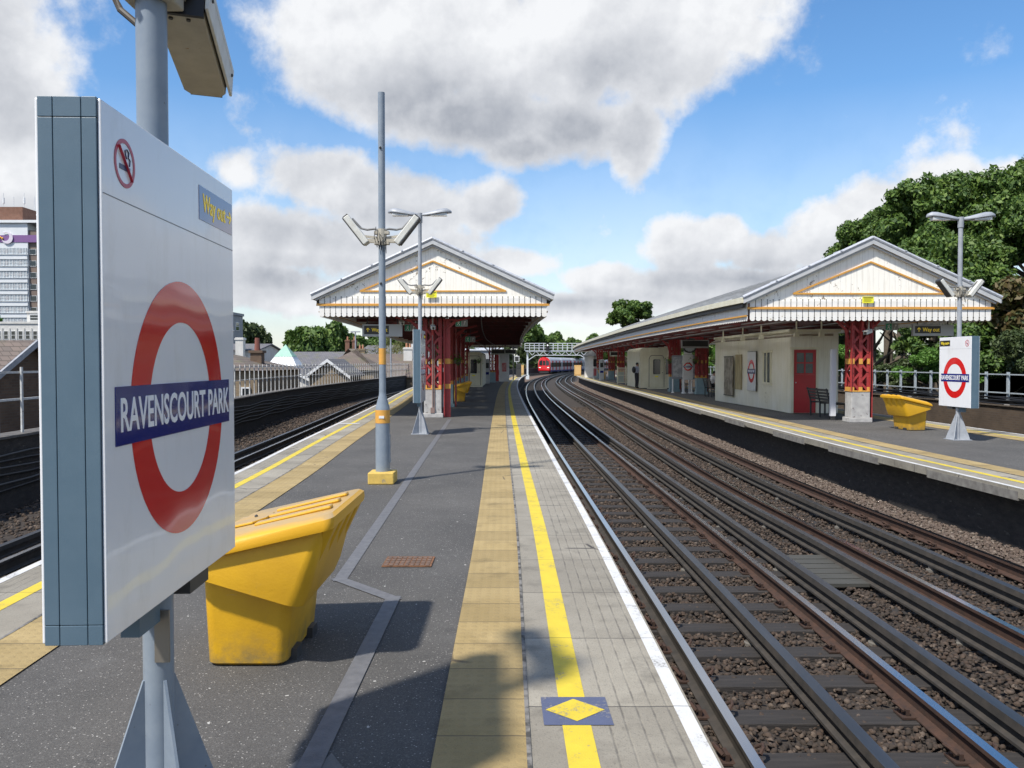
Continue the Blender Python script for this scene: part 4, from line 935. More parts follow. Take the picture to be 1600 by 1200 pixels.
# its camera housing seen from below
cm = thing('camera_housing', 'beige camera housing hanging from the top of the nearest post, seen from below', 'camera housing', (-1.236, 2.87, 2.93))
f = MB(); f.box(-.085, .085, -.075, .075, -.05, .20); hb = f.build('clamp', HOUSB, cm, bevel=.008)
f = MB()
for sx in (-.065, .065):
    for zz in (-.02, .10): f.tube([(sx, -.076, zz), (sx, -.10, zz)], .012, 8)
f.build('bolt', RSTN, hb)
def oriented(p, d, up):
    d = Vector(d).normalized(); up = Vector(up); r = d.cross(up).normalized(); u = r.cross(d); return Matrix(((r.x, d.x, u.x, p[0]), (r.y, d.y, u.y, p[1]), (r.z, d.z, u.z, p[2]), (0,0,0,1)))
M = oriented((.052, .10, -.045), (-.15, .70, -.095), (.05, 0, 1))
f = MB(); oct_ = [(-.085,0),(.085,0),(.085,.62),(.06,.66),(-.06,.66),(-.085,.62)]
vs = [M @ Vector((x_, y_, z_)) for z_ in (0, .10) for x_, y_ in oct_]; f.add(vs, [(0,1,2,3,4,5),(11,10,9,8,7,6)] + [(i, 6+i, 6+(i+1) % 6, (i+1) % 6) for i in range(6)]); hs = f.build('housing', HOUSB, cm, bevel=.006)
f = MB(); f.cb((0, .31, .115), (.215, .70, .03), 0, M); f.cb((.100, .31, .06), (.012, .70, .10), 0, M); f.build('sun_shield', HOUS, hs, bevel=.004)
f = MB(); f.cb((.086, .31, .03), (.004, .60, .006), 0, M); f.cb((0, .662, .05), (.13, .012, .09), 0, M); f.cb((0, -.008, .05), (.175, .016, .115), 0, M); f.build('gasket', BLK, hs)
f = MB()
for yy in (.03, .60): f.tube([M @ Vector((.107, yy, .08)), M @ Vector((.112, yy, .08))], .007, 8)
for xx in (-.03, .03): f.tube([M @ Vector((xx, .03, .0)), M @ Vector((xx, .03, -.006))], .008, 8)
f.build('screw', DARK, hs)
f = MB(); f.bar((.05, .02, .04), (.06, .14, .05), .05, .10); f.bar((.0, .05, .02), (.04, .14, .0), .10, .03); f.sphere((.08, .07, .03), .035, 10); f.build('arm', HOUSB, cm)
f = MB(); f.tube([(-.05, .02, -.12), (-.12, .03, -.06), (-.17, .03, .04), (-.19, .03, .16), (-.15, .03, .30)], .012, 10); f.build('cable', mat('dark_cable', (.07,.06,.05), None), cm)
cm2 = MB()
# second sign, edge on
SB = roundel_sign('roundel name sign seen edge on, on the finned post before the near canopy', -2.13, 17.0*K, .74, 2.38, rz=.02)
P2 = finned_post('pale grey finned post with twin lamp heads before the near canopy', -2.13+.02, 17.0*K, 5.0, r=.043, m=POLEL)
lamp_heads(P2, 5.02)
camera_pair('pair of white camera housings in front of the near gable, lower of two pairs', -2.11, 17.0*K, 3.30, tilt=52, L_=.44)
# third sign, far platform
SC = roundel_sign('roundel name sign on the far platform beside the yellow bin, trees behind', 9.5, 15.72*K, .70, 2.19, rz=.03, arrow='b')
P3 = finned_post('grey finned post with twin lamp heads and a name sign on the far platform', 9.5, 15.72*K, 4.66, r=.046, m=POLEL)
lamp_heads(P3, 4.68)
camera_pair('pair of white camera housings on the far platform lamp post', 9.5, 15.72*K, 3.13, tilt=50, L_=.44, rz=.15)
# plain stepped camera post
t = thing('camera_post', 'stepped blue grey steel post with orange bands standing on a yellow block', 'post', (-1.77, 10.1*K, 0))
f = MB(); f.box(-.175, .175, -.20, .17, .0, .16); f.build('footing_block', YBLK, t, bevel=.014)
f = MB(); f.tube([(0,0,.16),(0,0,1.00)], .098, 24); f.build('lower_tube', POLEG, t, smooth=True)
f = MB(); f.tube([(0,0,1.0),(0,0,1.03),(0,0,1.20),(0,0,1.24)], [.098,.096,.050,.048], 24); f.build('taper', POLEG, t, smooth=True)
f = MB(); f.tube([(0,0,1.24),(0,0,5.30)], .047, 20); f.build('upper_tube', POLEG, t, smooth=True)
for z0, z1, r in ((.82, 1.00, .1005), (1.62, 1.84, .0488)): f = MB(); f.tube([(0,0,z0),(0,0,z1)], r, 24); f.build('orange_band', ORG, t, smooth=True)
f = MB(); f.box(.085, .11, -.03, .03, .28, .33); f.box(.09, .105, -.035, .035, .30, .66); f.build('inspection_door', POLEG, t)
f = MB(); f.cb((0,-.101,.905),(.07,.008,.035)); f.build('label_plate', WPL, t)
f = MB()
for z in (4.55, 2.72): f.sphere((-.01, -.05, z), .018, 8)
f.build('bolt', DARK, t)
camera_pair('pair of white camera housings clipped on the plain stepped post', -1.77, 10.1*K, 3.34, tilt=52, L_=.46)

# ================================================================ grit bins
def grit_bin(label, loc, rz):
    t = thing('grit_bin', label, 'grit bin', loc, rz, 'yellow grit bins')
    def loft(rings, closed=True):
        f = MB(); n = len(rings[0]); vs = [p for r in rings for p in r]; fs = []
        for i in range(len(rings)-1):
            for k in range(n): fs.append((i*n+k, i*n+(k+1) % n, (i+1)*n+(k+1) % n, (i+1)*n+k))
        fs += [tuple(range(n))[::-1], tuple(range((len(rings)-1)*n, len(rings)*n))]; return f.add(vs, fs)
    def rr(x0, x1, hy, z0, z1, rad=.05, n=4):
        """rounded rectangle ring whose height runs from z0 (x0 side) to z1 (x1 side)"""
        out = []
        for cx_, cy_, a0 in ((x1-rad, hy-rad, 0), (x0+rad, hy-rad, PI/2), (x0+rad, -hy+rad, PI), (x1-rad, -hy+rad, 1.5*PI)):
            for k in range(n+1):
                a_ = a0 + PI/2*k/n; x = cx_ + rad*math.cos(a_); out.append((x, cy_ + rad*math.sin(a_), z0 + (z1-z0)*(x-x0)/(x1-x0)))
        return out
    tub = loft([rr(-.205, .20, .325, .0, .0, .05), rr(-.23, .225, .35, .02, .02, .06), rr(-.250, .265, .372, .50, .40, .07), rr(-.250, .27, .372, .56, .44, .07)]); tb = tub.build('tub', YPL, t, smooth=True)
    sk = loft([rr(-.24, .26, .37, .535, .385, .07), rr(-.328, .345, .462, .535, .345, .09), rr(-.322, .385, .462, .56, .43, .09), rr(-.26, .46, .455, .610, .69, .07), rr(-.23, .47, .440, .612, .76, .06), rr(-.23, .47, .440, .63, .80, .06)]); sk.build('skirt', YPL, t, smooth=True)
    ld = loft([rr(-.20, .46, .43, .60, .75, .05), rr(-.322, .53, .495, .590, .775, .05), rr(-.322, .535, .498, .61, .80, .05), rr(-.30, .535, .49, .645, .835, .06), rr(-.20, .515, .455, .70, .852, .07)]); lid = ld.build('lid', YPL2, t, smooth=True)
    f = MB()
    for yy in (-.22, 0, .22):   # raised ribs on the lid and deep flutes down the back
        z = lambda x: .70 + .152*(x+.20)/.715
        f.bar((.02, yy, z(.02)+.004), (.47, yy, z(.47)+.010), .075, .022)
    f.build('lid_rib', YPL2, lid, bevel=.01)
    f = MB()
    for yy in (-.34, -.115, .115, .34):
        f.add([(.34, yy-.035, .44), (.36, yy-.02, .44), (.36, yy+.02, .44), (.34, yy+.035, .44), (.475, yy-.085, .785), (.535, yy-.05, .79), (.535, yy+.05, .79), (.475, yy+.085, .785)], [(0,1,2,3),(7,6,5,4),(0,4,5,1),(1,5,6,2),(2,6,7,3),(3,7,4,0)])
    f.build('back_rib', YPL, t, bevel=.012)
    f = MB(); z = lambda x: .70 + .152*(x+.20)/.715
    out = [(-.19,-.16),(-.02,-.16),(.04,-.08),(.04,.08),(-.02,.16),(-.19,.16)]
    f.add([(x, y, z(x)+.004) for x, y in out] + [(x, y, z(x)+.016) for x, y in out], [(11,10,9,8,7,6)] + [(i, 6+i, 6+(i+1) % 6, (i+1) % 6) for i in range(6)]); f.build('lid_plate', YPL2, lid, bevel=.006)
    f = MB(); f.sphere((-.06, .03, z(-.06)+.018), .012, 8); f.build('latch', DARK, lid)
    for yy in (-.18, .18): f = MB(); f.box(.20, .262, yy-.06, yy+.06, .0, .06); f.build('fork_slot', DARK, t)
    return t
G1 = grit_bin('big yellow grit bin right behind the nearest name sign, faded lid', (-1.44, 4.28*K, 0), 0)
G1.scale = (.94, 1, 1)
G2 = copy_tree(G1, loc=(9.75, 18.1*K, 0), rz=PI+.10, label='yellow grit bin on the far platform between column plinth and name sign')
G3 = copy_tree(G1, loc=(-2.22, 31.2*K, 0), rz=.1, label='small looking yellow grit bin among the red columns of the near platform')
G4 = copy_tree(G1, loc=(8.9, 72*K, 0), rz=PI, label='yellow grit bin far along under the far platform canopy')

# ================================================================ hanging signs
def hang_sign(x, y, z0, z1, x1, label, px0, px1, txt='Way out', arrow=True):
    t = thing('hanging_sign', label, 'sign', (x, y, 0), 0, 'hanging way out signs')
    W_ = x1-x
    f = MB(); f.box(0, W_, -.05, .05, z0, z1); f.build('box', SIGNL, t, bevel=.006)
    f = MB(); f.box(px0, px1, -.0545, -.0505, z0+.07, z1-.045); f.build('black_panel', BLKP, t)
    text(txt, .155, YLET, t, ((px0+px1)/2+.09, -.056, (z0+z1)/2+.01), (PI/2, 0, 0), 'lettering', bold=.002, xs=.85)
    if arrow:
        f = MB(); ax = px0+.11; c = (z0+z1)/2+.01
        f.bar((ax, -.056, c-.055), (ax, -.056, c+.055), .018, .0016, up=(0,1,0)); f.bar((ax, -.0565, c+.06), (ax-.045, -.0565, c+.01), .018, .0016, up=(0,1,0)); f.bar((ax, -.057, c+.06), (ax+.045, -.057, c+.01), .018, .0016, up=(0,1,0)); f.build('arrow', YLET, t)
    f = MB()
    for q in (.15, W_-.15): f.tube([(q, 0, z1), (q, 0, z1+.45)], .015, 8)
    f.build('hanger', DARK, t)
    return t
hang_sign(-4.49, 24.9, 2.42, 2.79, -3.29, 'grey hanging way out sign left of the near canopy posts', .06, .80)
hang_sign(11.24, 23.3, 2.39, 2.71, 12.39, 'grey hanging way out sign on the far platform by the trees', .06, .78)
def exit_sign(x, y, z, label, w=.36):
    t = thing('exit_sign', label, 'exit sign', (x, y, z), 0, 'green running figure exit signs')
    f = MB(); f.box(-w/2, w/2, -.03, .03, -.10, .10); f.build('box', mat('exit_box', (.45,.47,.46), None), t)
    f = MB(); f.box(-w/2+.01, -.005, -.0325, -.0305, -.088, .088); f.build('green_panel', GRNP, t)
    f = MB(); f.box(.01, w/2-.01, -.0325, -.0305, -.088, .088); f.build('grey_panel', mat('exit_grey', (.26,.28,.28), None), t)
    f = MB(); c = -w/4
    f.sphere((c+.012, -.034, .048), .016, 8)
    for p, q in (((c+.01,.04),(c-.01,-.01)), ((c-.01,-.01),(c+.03,-.04)), ((c+.03,-.04),(c+.02,-.075)), ((c-.01,-.01),(c-.04,-.06)), ((c+.0,.03),(c+.04,.01)), ((c,.03),(c-.04,.02))): f.bar((p[0], -.034, p[1]), (q[0], -.034, q[1]), .014, .002, up=(0,1,0))
    c = w/4
    for p, q in (((c-.02,-.06),(c+.02,.06)), ((c+.02,.06),(c-.01,.03)), ((c+.02,.06),(c+.035,.02))): f.bar((p[0], -.034, p[1]), (q[0], -.034, q[1]), .012, .002, up=(0,1,0))
    f.build('running_figure', WLET, t)
    f = MB(); f.tube([(0,0,.1),(0,0,.45)], .01, 6); f.build('hanger', DARK, t); return t
exit_sign(-3.09, 25.3, 2.70, 'green exit sign hanging between the grey way out sign and the lamp post')
exit_sign(-1.52, 25.0, 2.83, 'green exit sign hanging over the walkway right of the first red column')
exit_sign(-1.55, 27.5*K, 2.50, 'dim small exit sign further back in the near canopy shade')
exit_sign(10.8, 23.6, 2.66, 'green exit sign under the far canopy left of the way out sign')
def cctv(x, y, z, label, rz=.6, m=None):
    t = thing('security_camera', label, 'camera', (x, y, z), rz, 'small security cameras under the canopies')
    f = MB(); f.tube([(0,0,.09),(0,0,.30)], .022, 8); f.tube([(0,0,.04),(0,0,.10)], .045, 10); f.build('bracket', HOUSB, t)
    f = MB(); f.bar((0, .10, .04), (0, -.17, -.02), .12, .085); f.bar((0, .08, .09), (0, -.22, .025), .14, .012); f.build('body', HOUS, t, bevel=.02)
    f = MB(); f.tube([(0,-.172,-.02),(0,-.19,-.025)], .035, 10); f.build('lens', DARK, t); return t
cctv(-2.33, 24.35, 2.66, 'pale security camera hanging under the centre of the near gable', .2)
cctv(9.70, 22.55, 2.46, 'white security camera above the far platform column plinth', -.9)
cctv(-3.31, 24.8, 2.82, 'beige downward camera above the first exit sign', .3)

# ================================================================ far platform hut with the red door
def wall_poly(f, pts, z0, z1, mi=0):
    n = len(pts)
    for i in range(n-1):
        (x0, y0), (x1, y1) = pts[i], pts[i+1]; f.add([(x0,y0,z0),(x1,y1,z0),(x1,y1,z1),(x0,y0,z1)], [(0,1,2,3)], mi)
H = thing('platform_hut', 'cream boarded hut with a red door under the far canopy', 'hut', (8.6, 25.0*K, 0))
def h(x, y): return (x-8.6, y*K-25.0*K)
A, B_, C_, D_, E_, F_ = h(8.66, 31.5), h(8.90, 25.6), h(8.90, 24.3), h(8.90, 23.65), h(10.42, 23.65), h(10.42, 31.5)
f = MB(); f.prism([A, B_, C_, D_, E_, F_], .02, 2.62, 'z', 0); f.build('side_wall', HUTW, H)
f = MB(); x0, x1, yy = D_[0]+.02, E_[0]+.004, D_[1]
dx0, dx1 = 9.00-8.6, 9.72-8.6
f.box(x0, dx0-.07, yy-.03, yy-.001, .02, 2.60); f.box(dx1+.07, x1, yy-.03, yy-.001, .02, 2.60); f.box(dx0-.069, dx1+.069, yy-.03, yy-.001, 2.13, 2.60); f.build('front_wall', HUTX, H)
f = MB(); f.box(dx0-.07, dx0, yy-.05, yy-.001, .02, 2.12); f.box(dx1, dx1+.07, yy-.05, yy-.001, .02, 2.12); f.box(dx0-.12, dx1+.12, yy-.06, yy-.002, 2.06, 2.13); f.build('door_frame', CREAM, H)
d = MB(); d.box(dx0+.005, dx1-.005, yy-.02, yy-.003, .03, 1.25)
for a_, b_ in ((dx0+.005, dx0+.10), ((dx0+dx1)/2-.025, (dx0+dx1)/2+.025), (dx1-.10, dx1-.005)): d.box(a_, b_, yy-.022, yy-.003, 1.251, 2.05)
for z0, z1 in ((1.252, 1.30), (1.61, 1.65), (1.95, 2.049)): d.box(dx0+.101, dx1-.101, yy-.021, yy-.0035, z0, z1)
dr_ = d.build('door', DOORR, H); f = MB(); f.box(dx0+.1, dx1-.1, yy-.012, yy-.0025, 1.26, 2.0); f.build('glazing', GLASSL, dr_)
f = MB(); f.sphere((dx0+.07, yy-.045, 1.0), .022, 8); f.build('handle', LEAD, dr_)
f = MB(); f.prism([(p[0]*1.0 + (-.06 if p[0] < 1 else .06), p[1] + (-.08 if p[1] < 3 else .05)) for p in (A, B_, C_, D_, E_, F_)], 2.62, 2.70, 'z'); f.build('roof', CREAM, H)
def hx(y): return (8.66 + (31.5-y)/(31.5-25.6)*.24) - 8.6
for y, w_, z0, z1, nm, m_ in ((28.6, .9, .60, 1.95, 'boarded_window', mat('stained_board', (.40, .34, .20), (.24, .19, .10), 9, .8, stretch=(1,1,.3))),):
    f = MB(); yy = (y-25)*K; f.box(hx(y)-.03, hx(y)+.0, yy-w_/2, yy+w_/2, z0, z1); f.build(nm, m_, H)
f = MB(); yy = (25.75-25)*K
f.box(hx(25.7)-.035, hx(25.7), yy-.50, yy+.50, .86, .95); f.box(hx(25.7)-.045, hx(25.7), yy-.55, yy+.55, 1.98, 2.06)
for q in (-.45, -.02, .36): f.box(hx(25.7)-.034, hx(25.7), yy+q, yy+q+.09, .95, 1.98)
w1 = f.build('window', CREAM, H); f = MB(); f.box(hx(25.7)-.014, hx(25.7)-.001, yy-.40, yy+.40, .95, 1.98); f.build('pane', GLASSL, w1)
t = thing('timetable_poster', 'faded dark poster board on the far end of the hut wall', 'poster', (hx(30.4)+8.6-.02, 29.6*K, 0)); f = MB(); f.box(-.03, 0, -.65, .65, .35, 1.85); f.build('board', mat('poster_faded', (.14, .12, .09), (.30, .27, .22), 3.0, .4, lo=.45, hi=.55), t); f = MB(); f.box(-.035, -.002, -.68, .68, 1.85, 1.89); f.box(-.035, -.002, -.68, .68, .31, .35); f.build('frame', DARK, t)
def flat_roundel(x, y, zc, W_, H_, label, rot='x', s=-1):
    t = thing('wall_roundel', label, 'station sign', (x, y, zc), 0, 'name roundels on walls and stands')
    f = MB(); f.box(-.035, 0, -W_/2, W_/2, -H_/2, H_/2); f.build('panel', ENAM, t); f = MB(); f.box(-.03, .004, W_/2+.0, W_/2+.02, -H_/2-.01, H_/2+.01); f.box(-.03, .004, -W_/2-.02, -W_/2, -H_/2-.01, H_/2+.01); f.box(-.03, .004, -W_/2-.02, W_/2+.02, H_/2+.001, H_/2+.02); f.build('frame', DARK, t)
    f = MB(); f.ring((0, 0), W_*.27, W_*.40, -.038, -.0355, 'x', 48); f.build('red_ring', REDE, t); f = MB(); f.box(-.0405, -.0385, -W_*.46, W_*.46, -.085, .085); f.build('name_bar', NAVY, t)
    text('RAVENSCOURT PARK', .125, WLET, t, (-.0415, 0, 0), (PI/2, 0, -PI/2), 'name_lettering', bold=.002, xs=.8*W_/1.1*.85); return t
flat_roundel(8.60+hx(27.1)-.03, 27.1*K, 1.32, 1.05, 1.42, 'station name roundel panel fixed on the cream hut wall')
# pipe and brackets over the hut
t = thing('overhead_pipe', 'brown pipe with hanging brackets running above the cream hut', 'pipe', (0,0,0)); f = MB(); f.tube([(9.9, 22.8*K, 2.50), (8.85, 23.0*K, 2.49), (8.62, 24.2*K, 2.47), (8.46, 31*K, 2.50)], .035, 8); f.build('pipe', mat('brown_pipe', (.18,.13,.10), (.3,.27,.2), 6), t); f = MB()
for x, y in ((9.5, 22.72), (8.8, 22.9), (8.42, 25), (8.42, 27), (8.42, 29.5)): f.tube([(x, y*K, 2.5), (x, y*K, 2.92)], .025, 6); f.box(x-.07, x+.07, y*K-.07, y*K+.07, 2.44, 2.56)
f.build('bracket', CREAM, t)

# benches
def bench(label, x, y, rz, n=1.5):
    t = thing('bench', label, 'bench', (x, y, 0), rz, 'dark slatted benches'); f = MB()
    for k in range(4): f.box(-n/2, n/2, -.22+k*.11, -.14+k*.11, .43, .46)
    f.build('seat', DARK, t); f = MB()
    for k in range(4): f.box(-n/2, n/2, .235+k*.028, .258+k*.028, .52+k*.09, .59+k*.09)
    f.build('backrest', DARK, t)
    for sx in (-n/2+.08, 0, n/2-.08):
        f = MB(); f.bar((sx, -.20, .0), (sx, -.20, .43), .05, .04); f.bar((sx, .24, .0), (sx, .24, .45), .05, .04); f.bar((sx, .24, .44), (sx, .35, .88), .05, .03); f.bar((sx, -.22, .42), (sx, .25, .42), .05, .03); f.build('leg', DARK, t)
    return t
bench('dark slatted bench before the red door of the hut', 9.50, 22.2*K, PI/2, 1.7)
bench('dark slatted bench on which a person in white sits', 9.62, 35.3*K, PI*.5, 1.5)
bench('dark slatted bench half hidden behind the free standing roundel', 9.7, 42.0*K, PI*.5, 1.5)
# white board beside the column plinth
t = thing('notice_board', 'white upright notice board just left of the far column plinth', 'notice board', (9.22, 20.9*K+.1, 0)); f = MB(); f.box(-.16, -.02, -.02, .10, .12, 2.02); f.build('board', mat('board_white', (.66,.67,.70), None, rough=.5), t); f = MB(); f.box(-.14, -.04, .0, .08, .0, .12); f.build('foot', DARK, t)

# ================================================================ cabins, boards and kiosks further along
def cabin(label, x0, x1, y0, y1, h_, doorx, m=CREAM, win=None):
    t = thing('platform_cabin', label, 'cabin', (x0, y0, 0)); w = x1-x0; L_ = y1-y0
    f = MB(); r = .22; f.prism([(0, .05), (w, .05), (w, h_-r), (w-.06, h_-.06), (w-r, h_), (r, h_), (.06, h_-.06), (0, h_-r)], 0, L_, 'y'); f.build('body', m, t)
    dx = doorx; f = MB(); f.prism([(dx-.48, .08), (dx+.48, .08), (dx+.48, 1.87), (dx+.40, 2.05), (dx+.26, 2.09), (dx-.26, 2.09), (dx-.40, 2.05), (dx-.48, 1.87)], -.015, -.003, 'y'); f.build('door_seal', DARK, t); f = MB(); f.prism([(dx-.45, .10), (dx+.45, .10), (dx+.45, 1.85), (dx+.38, 2.02), (dx+.25, 2.06), (dx-.25, 2.06), (dx-.38, 2.02), (dx-.45, 1.85)], -.035, -.016, 'y'); d_ = f.build('door', mat('cream_door', (.66,.64,.50), (.60,.57,.42), 3, .4), t)
    f = MB(); f.prism([(dx-.19, .90), (dx+.19, .90), (dx+.22, .96), (dx+.22, 1.78), (dx+.17, 1.84), (dx-.17, 1.84), (dx-.22, 1.78), (dx-.22, .96)], -.042, -.036, 'y'); f.build('window_pane', GLASS, d_)
    f = MB(); f.box(dx-.1, dx+.1, -.042, -.036, .72, .80); f.build('door_plate', YNOT, d_); f = MB(); f.sphere((dx+.36, -.07, 1.0), .03, 8); f.build('handle', DARK, d_)
    f = MB(); f.box(dx-.6, dx+.6, -.30, -.04, .002, .09); f.build('step', CREAM, t)
    if win: f = MB(); f.box(win[0], win[1], -.012, -.002, .9, 1.85); f.build('side_window', GLASS, t)
    f = MB(); f.box(.01, w-.01, .01, L_-.01, .0, .05); f.build('base', DARK, t); return t
cabin('cream cabin with a dark door window under the near canopy', -3.62, -1.98, 49.5*K, 56*K, 2.35, 1.05)
cabin('cream rounded cabin behind the standing person on the far platform', 7.95, 10.0, 44.8*K+1.2, 51*K, 2.55, 1.02, win=(1.58, 2.0))
t = thing('platform_kiosk', 'white kiosk with a red panel near the end of the near canopy', 'kiosk', (-1.1, 63*K, 0)); f = MB(); f.box(0, .85, 0, 3, 0, 2.35); f.build('body', RENDR, t); f = MB(); f.box(-.35, -.02, .1, .3, .05, 2.4); f.build('red_panel', DOORR, t); f = MB(); f.box(.25, .62, -.02, -.002, .85, 1.6); f.build('poster', mat('red_poster', (.45,.05,.05), (.5,.3,.28), 5), t); f = MB(); f.box(-.1, .95, -.2, 3.1, 2.36, 2.48); f.build('roof', DARK, t)
# help point, ticket reader
for x, y, lb in ((-1.92, 57*K, 'tall silver ticket reader beyond the cream cabin'), (8.0, 66*K, 'tall silver ticket machine under the far canopy')):
    t = thing('ticket_machine', lb, 'ticket machine', (x, y, 0)); f = MB(); f.box(-.2, .2, -.15, .15, 0, 1.9); f.build('cabinet', mat('silver_cabinet', (.5,.52,.54), (.4,.42,.44), 4, .35), t, bevel=.03); f = MB(); f.box(-.14, .14, -.156, -.151, 1.2, 1.6); f.build('screen', GLASS, t); f = MB(); f.box(-.15, .15, -.157, -.151, .7, .9); f.build('panel', NAVY, t)
for x, y, z, lb in ((-1.55, 55*K, 2.42, 'next train indicator over the far end of the near platform'), (-.7, 60*K, 2.50, 'pale edged train indicator beyond the cream cabin'), (8.35, 36.5*K, 2.55, 'large grey train indicator hanging left of the station clock'), (8.2, 62*K, 2.35, 'yellow lit train indicator further along the far platform')):
    t = thing('train_indicator', lb, 'indicator', (x, y, z), 0, 'train indicators'); w_ = 1.35 if x > 8.3 else 1.05; f = MB(); f.box(0, w_, -.09, .09, -.2, .2); f.build('case', mat('indicator_case', (.30,.28,.27) if x > 8.3 else (.5,.5,.42), None), t); f = MB(); f.box(.05, w_-.05, -.095, -.091, -.12, .15); f.build('screen', BLKP, t); f = MB(); f.tube([(.2,0,.2),(.2,0,.5)], .015, 6); f.tube([(w_-.2,0,.2),(w_-.2,0,.5)], .015, 6); f.build('hanger', DARK, t)
    text('1 Upminster' if x < 0 else '2 Ealing', .13, YLET, t, (w_/2, -.097, .03), (PI/2, 0, 0), 'display_text') if False else None
t = thing('station_clock', 'round black rimmed clock hanging between two red columns', 'clock', (9.02, 37.6*K, 2.48)); f = MB(); f.tube([(0,-.09,0),(0,.09,0)], .36, 32); f.build('rim', DARK, t, smooth=True); f = MB(); f.tube([(0,-.092,0),(0,-.098,0)], .29, 32); f.build('dial', mat('clock_dial', (.42,.45,.46), None), t)
f = MB(); f.bar((0,-.102,0), (.10,-.102,.13), .025, .003, up=(0,1,0)); f.bar((0,-.104,0), (-.2,-.104,.06), .018, .003, up=(0,1,0))
for k in range(12): a_ = k*PI/6; f.bar((.24*math.sin(a_),-.101,.24*math.cos(a_)), (.28*math.sin(a_),-.101,.28*math.cos(a_)), .02, .002, up=(0,1,0))
f.build('hands', DARK, t); f = MB(); f.tube([(0,0,.36),(0,0,.6)], .02, 6); f.build('hanger', DARK, t)
# free standing roundel and map boards
t = thing('platform_sign_stand', 'narrow white roundel sign on twin legs between two red columns', 'station sign', (9.25, 38.9*K, 0), 0.0); f = MB(); f.box(-.26, .26, -.06, .06, .72, 2.05); f.box(-.20, .20, -.055, .055, 2.06, 2.42); f.build('panel', WPL, t)
f = MB(); f.ring((0, 1.42), .15, .22, -.066, -.0605, 'y', 32); f.build('red_ring', REDE, t); f = MB(); f.box(-.245, .245, -.069, -.0665, 1.375, 1.465); f.build('name_bar', NAVY, t); text('RAVENSCOURT PARK', .07, WLET, t, (0, -.070, 1.42), (PI/2, 0, 0), 'name_lettering', xs=.62); f = MB(); f.box(-.17, .0, -.0575, -.0555, 2.18, 2.36); f.build('symbol_plate', BLKP, t)
for sx in (-.2, .2): f = MB(); f.tube([(sx,0,0),(sx,0,.04),(sx,0,.10),(sx,0,.72)], [.13,.13,.05,.045], 10); f.build('leg', WPL, t)
for x, y, lb in ((8.95, 39.9*K, 'grey map board just left of the twin leg roundel sign'), (9.72, 39.4*K, 'grey map board just right of the twin leg roundel sign')):
    t = thing('map_board', lb, 'map board', (x, y, 0), 0, 'grey map boards'); f = MB(); f.box(-.32, .32, -.04, .04, .75, 2.02); f.build('board', mat('map_grey', (.32,.33,.36), (.22,.23,.26), 3), t); f = MB(); f.box(-.26, .26, -.044, -.041, .85, 1.92); f.build('map_sheet', mat('map_sheet', (.30,.31,.33), (.48,.48,.50), 6, lo=.45, hi=.55), t)
    for sx in (-.27, .27): f = MB(); f.tube([(sx,0,0),(sx,0,.05),(sx,0,.75)], [.10,.04,.04], 8); f.build('leg', WPL, t)
# pale gate / stair enclosure
t = thing('stair_gate', 'pale slatted gate and railings round the stairs behind the standing person', 'gate', (7.85, 55*K, 0))
for x0 in (0, .62, 1.24):
    f = MB(); f.box(x0-.04, x0+.04, -.04, .04, 0, 1.35); f.build('gate_post', CREAM, t)
f = MB()
for k in range(14): f.box(.07+k*.085, .10+k*.085, -.015, .015, .12, 1.2)
for z in (.12, .66, 1.2): f.box(.04, 1.24, -.02, .02, z, z+.05)
f.build('slatted_panel', CREAM, t)
t = thing('guard_rail', 'blue grey guard rail panel beside the silver ticket machine', 'railings', (7.7, 70*K, 0)); f = MB()
for k in range(12): f.box(k*.14, k*.14+.035, -.02, .02, 0, 1.05)
f.box(-.02, 1.6, -.02, .02, 1.05, 1.10); f.build('bars', FENCE, t)
# hexagonal white kiosk with conical roof
t = thing('platform_kiosk', 'small white kiosk with a conical grey roof at the end of the far platform', 'kiosk', (8.75, 80*K, 0)); hexa = [(1.0*math.cos(PI/6+k*PI/3), 1.0*math.sin(PI/6+k*PI/3)) for k in range(6)]
f = MB(); f.prism(hexa, 0, 2.3, 'z'); f.build('body', RENDR, t); f = MB(); f.add([(p[0]*1.25, p[1]*1.25, 2.31) for p in hexa] + [(0,0,3.1)], [(i, (i+1) % 6, 6) for i in range(6)] + [(5,4,3,2,1,0)]); f.build('roof', ROOFG, t)
f = MB(); f.box(-.05, .35, -1.02, -.85, .2, 1.0); f.build('red_panel', DOORR, t); f = MB(); f.box(-.05, .35, -1.02, -.85, 1.2, 2.0); f.build('window', GLASS, t)
for x, y, lb in ((2.1-.9, 99*K, 'orange barrier box at the end of the near platform'), (8.0, 90*K, 'orange barrier box at the end of the far platform')):
    t = thing('barrier_box', lb, 'barrier', (x, y, 0), 0, 'orange end barriers'); f = MB(); f.box(-.4, .4, -.3, .3, 0, 1.3); f.build('cabinet', mat('orange_barrier', (.60,.36,.13), (.5,.3,.1), 4), t, bevel=.03); f = MB(); f.box(-.34, .34, -.312, -.302, .2, 1.15); f.build('front_panel', mat('orange_barrier_panel', (.66,.42,.17), None), t)
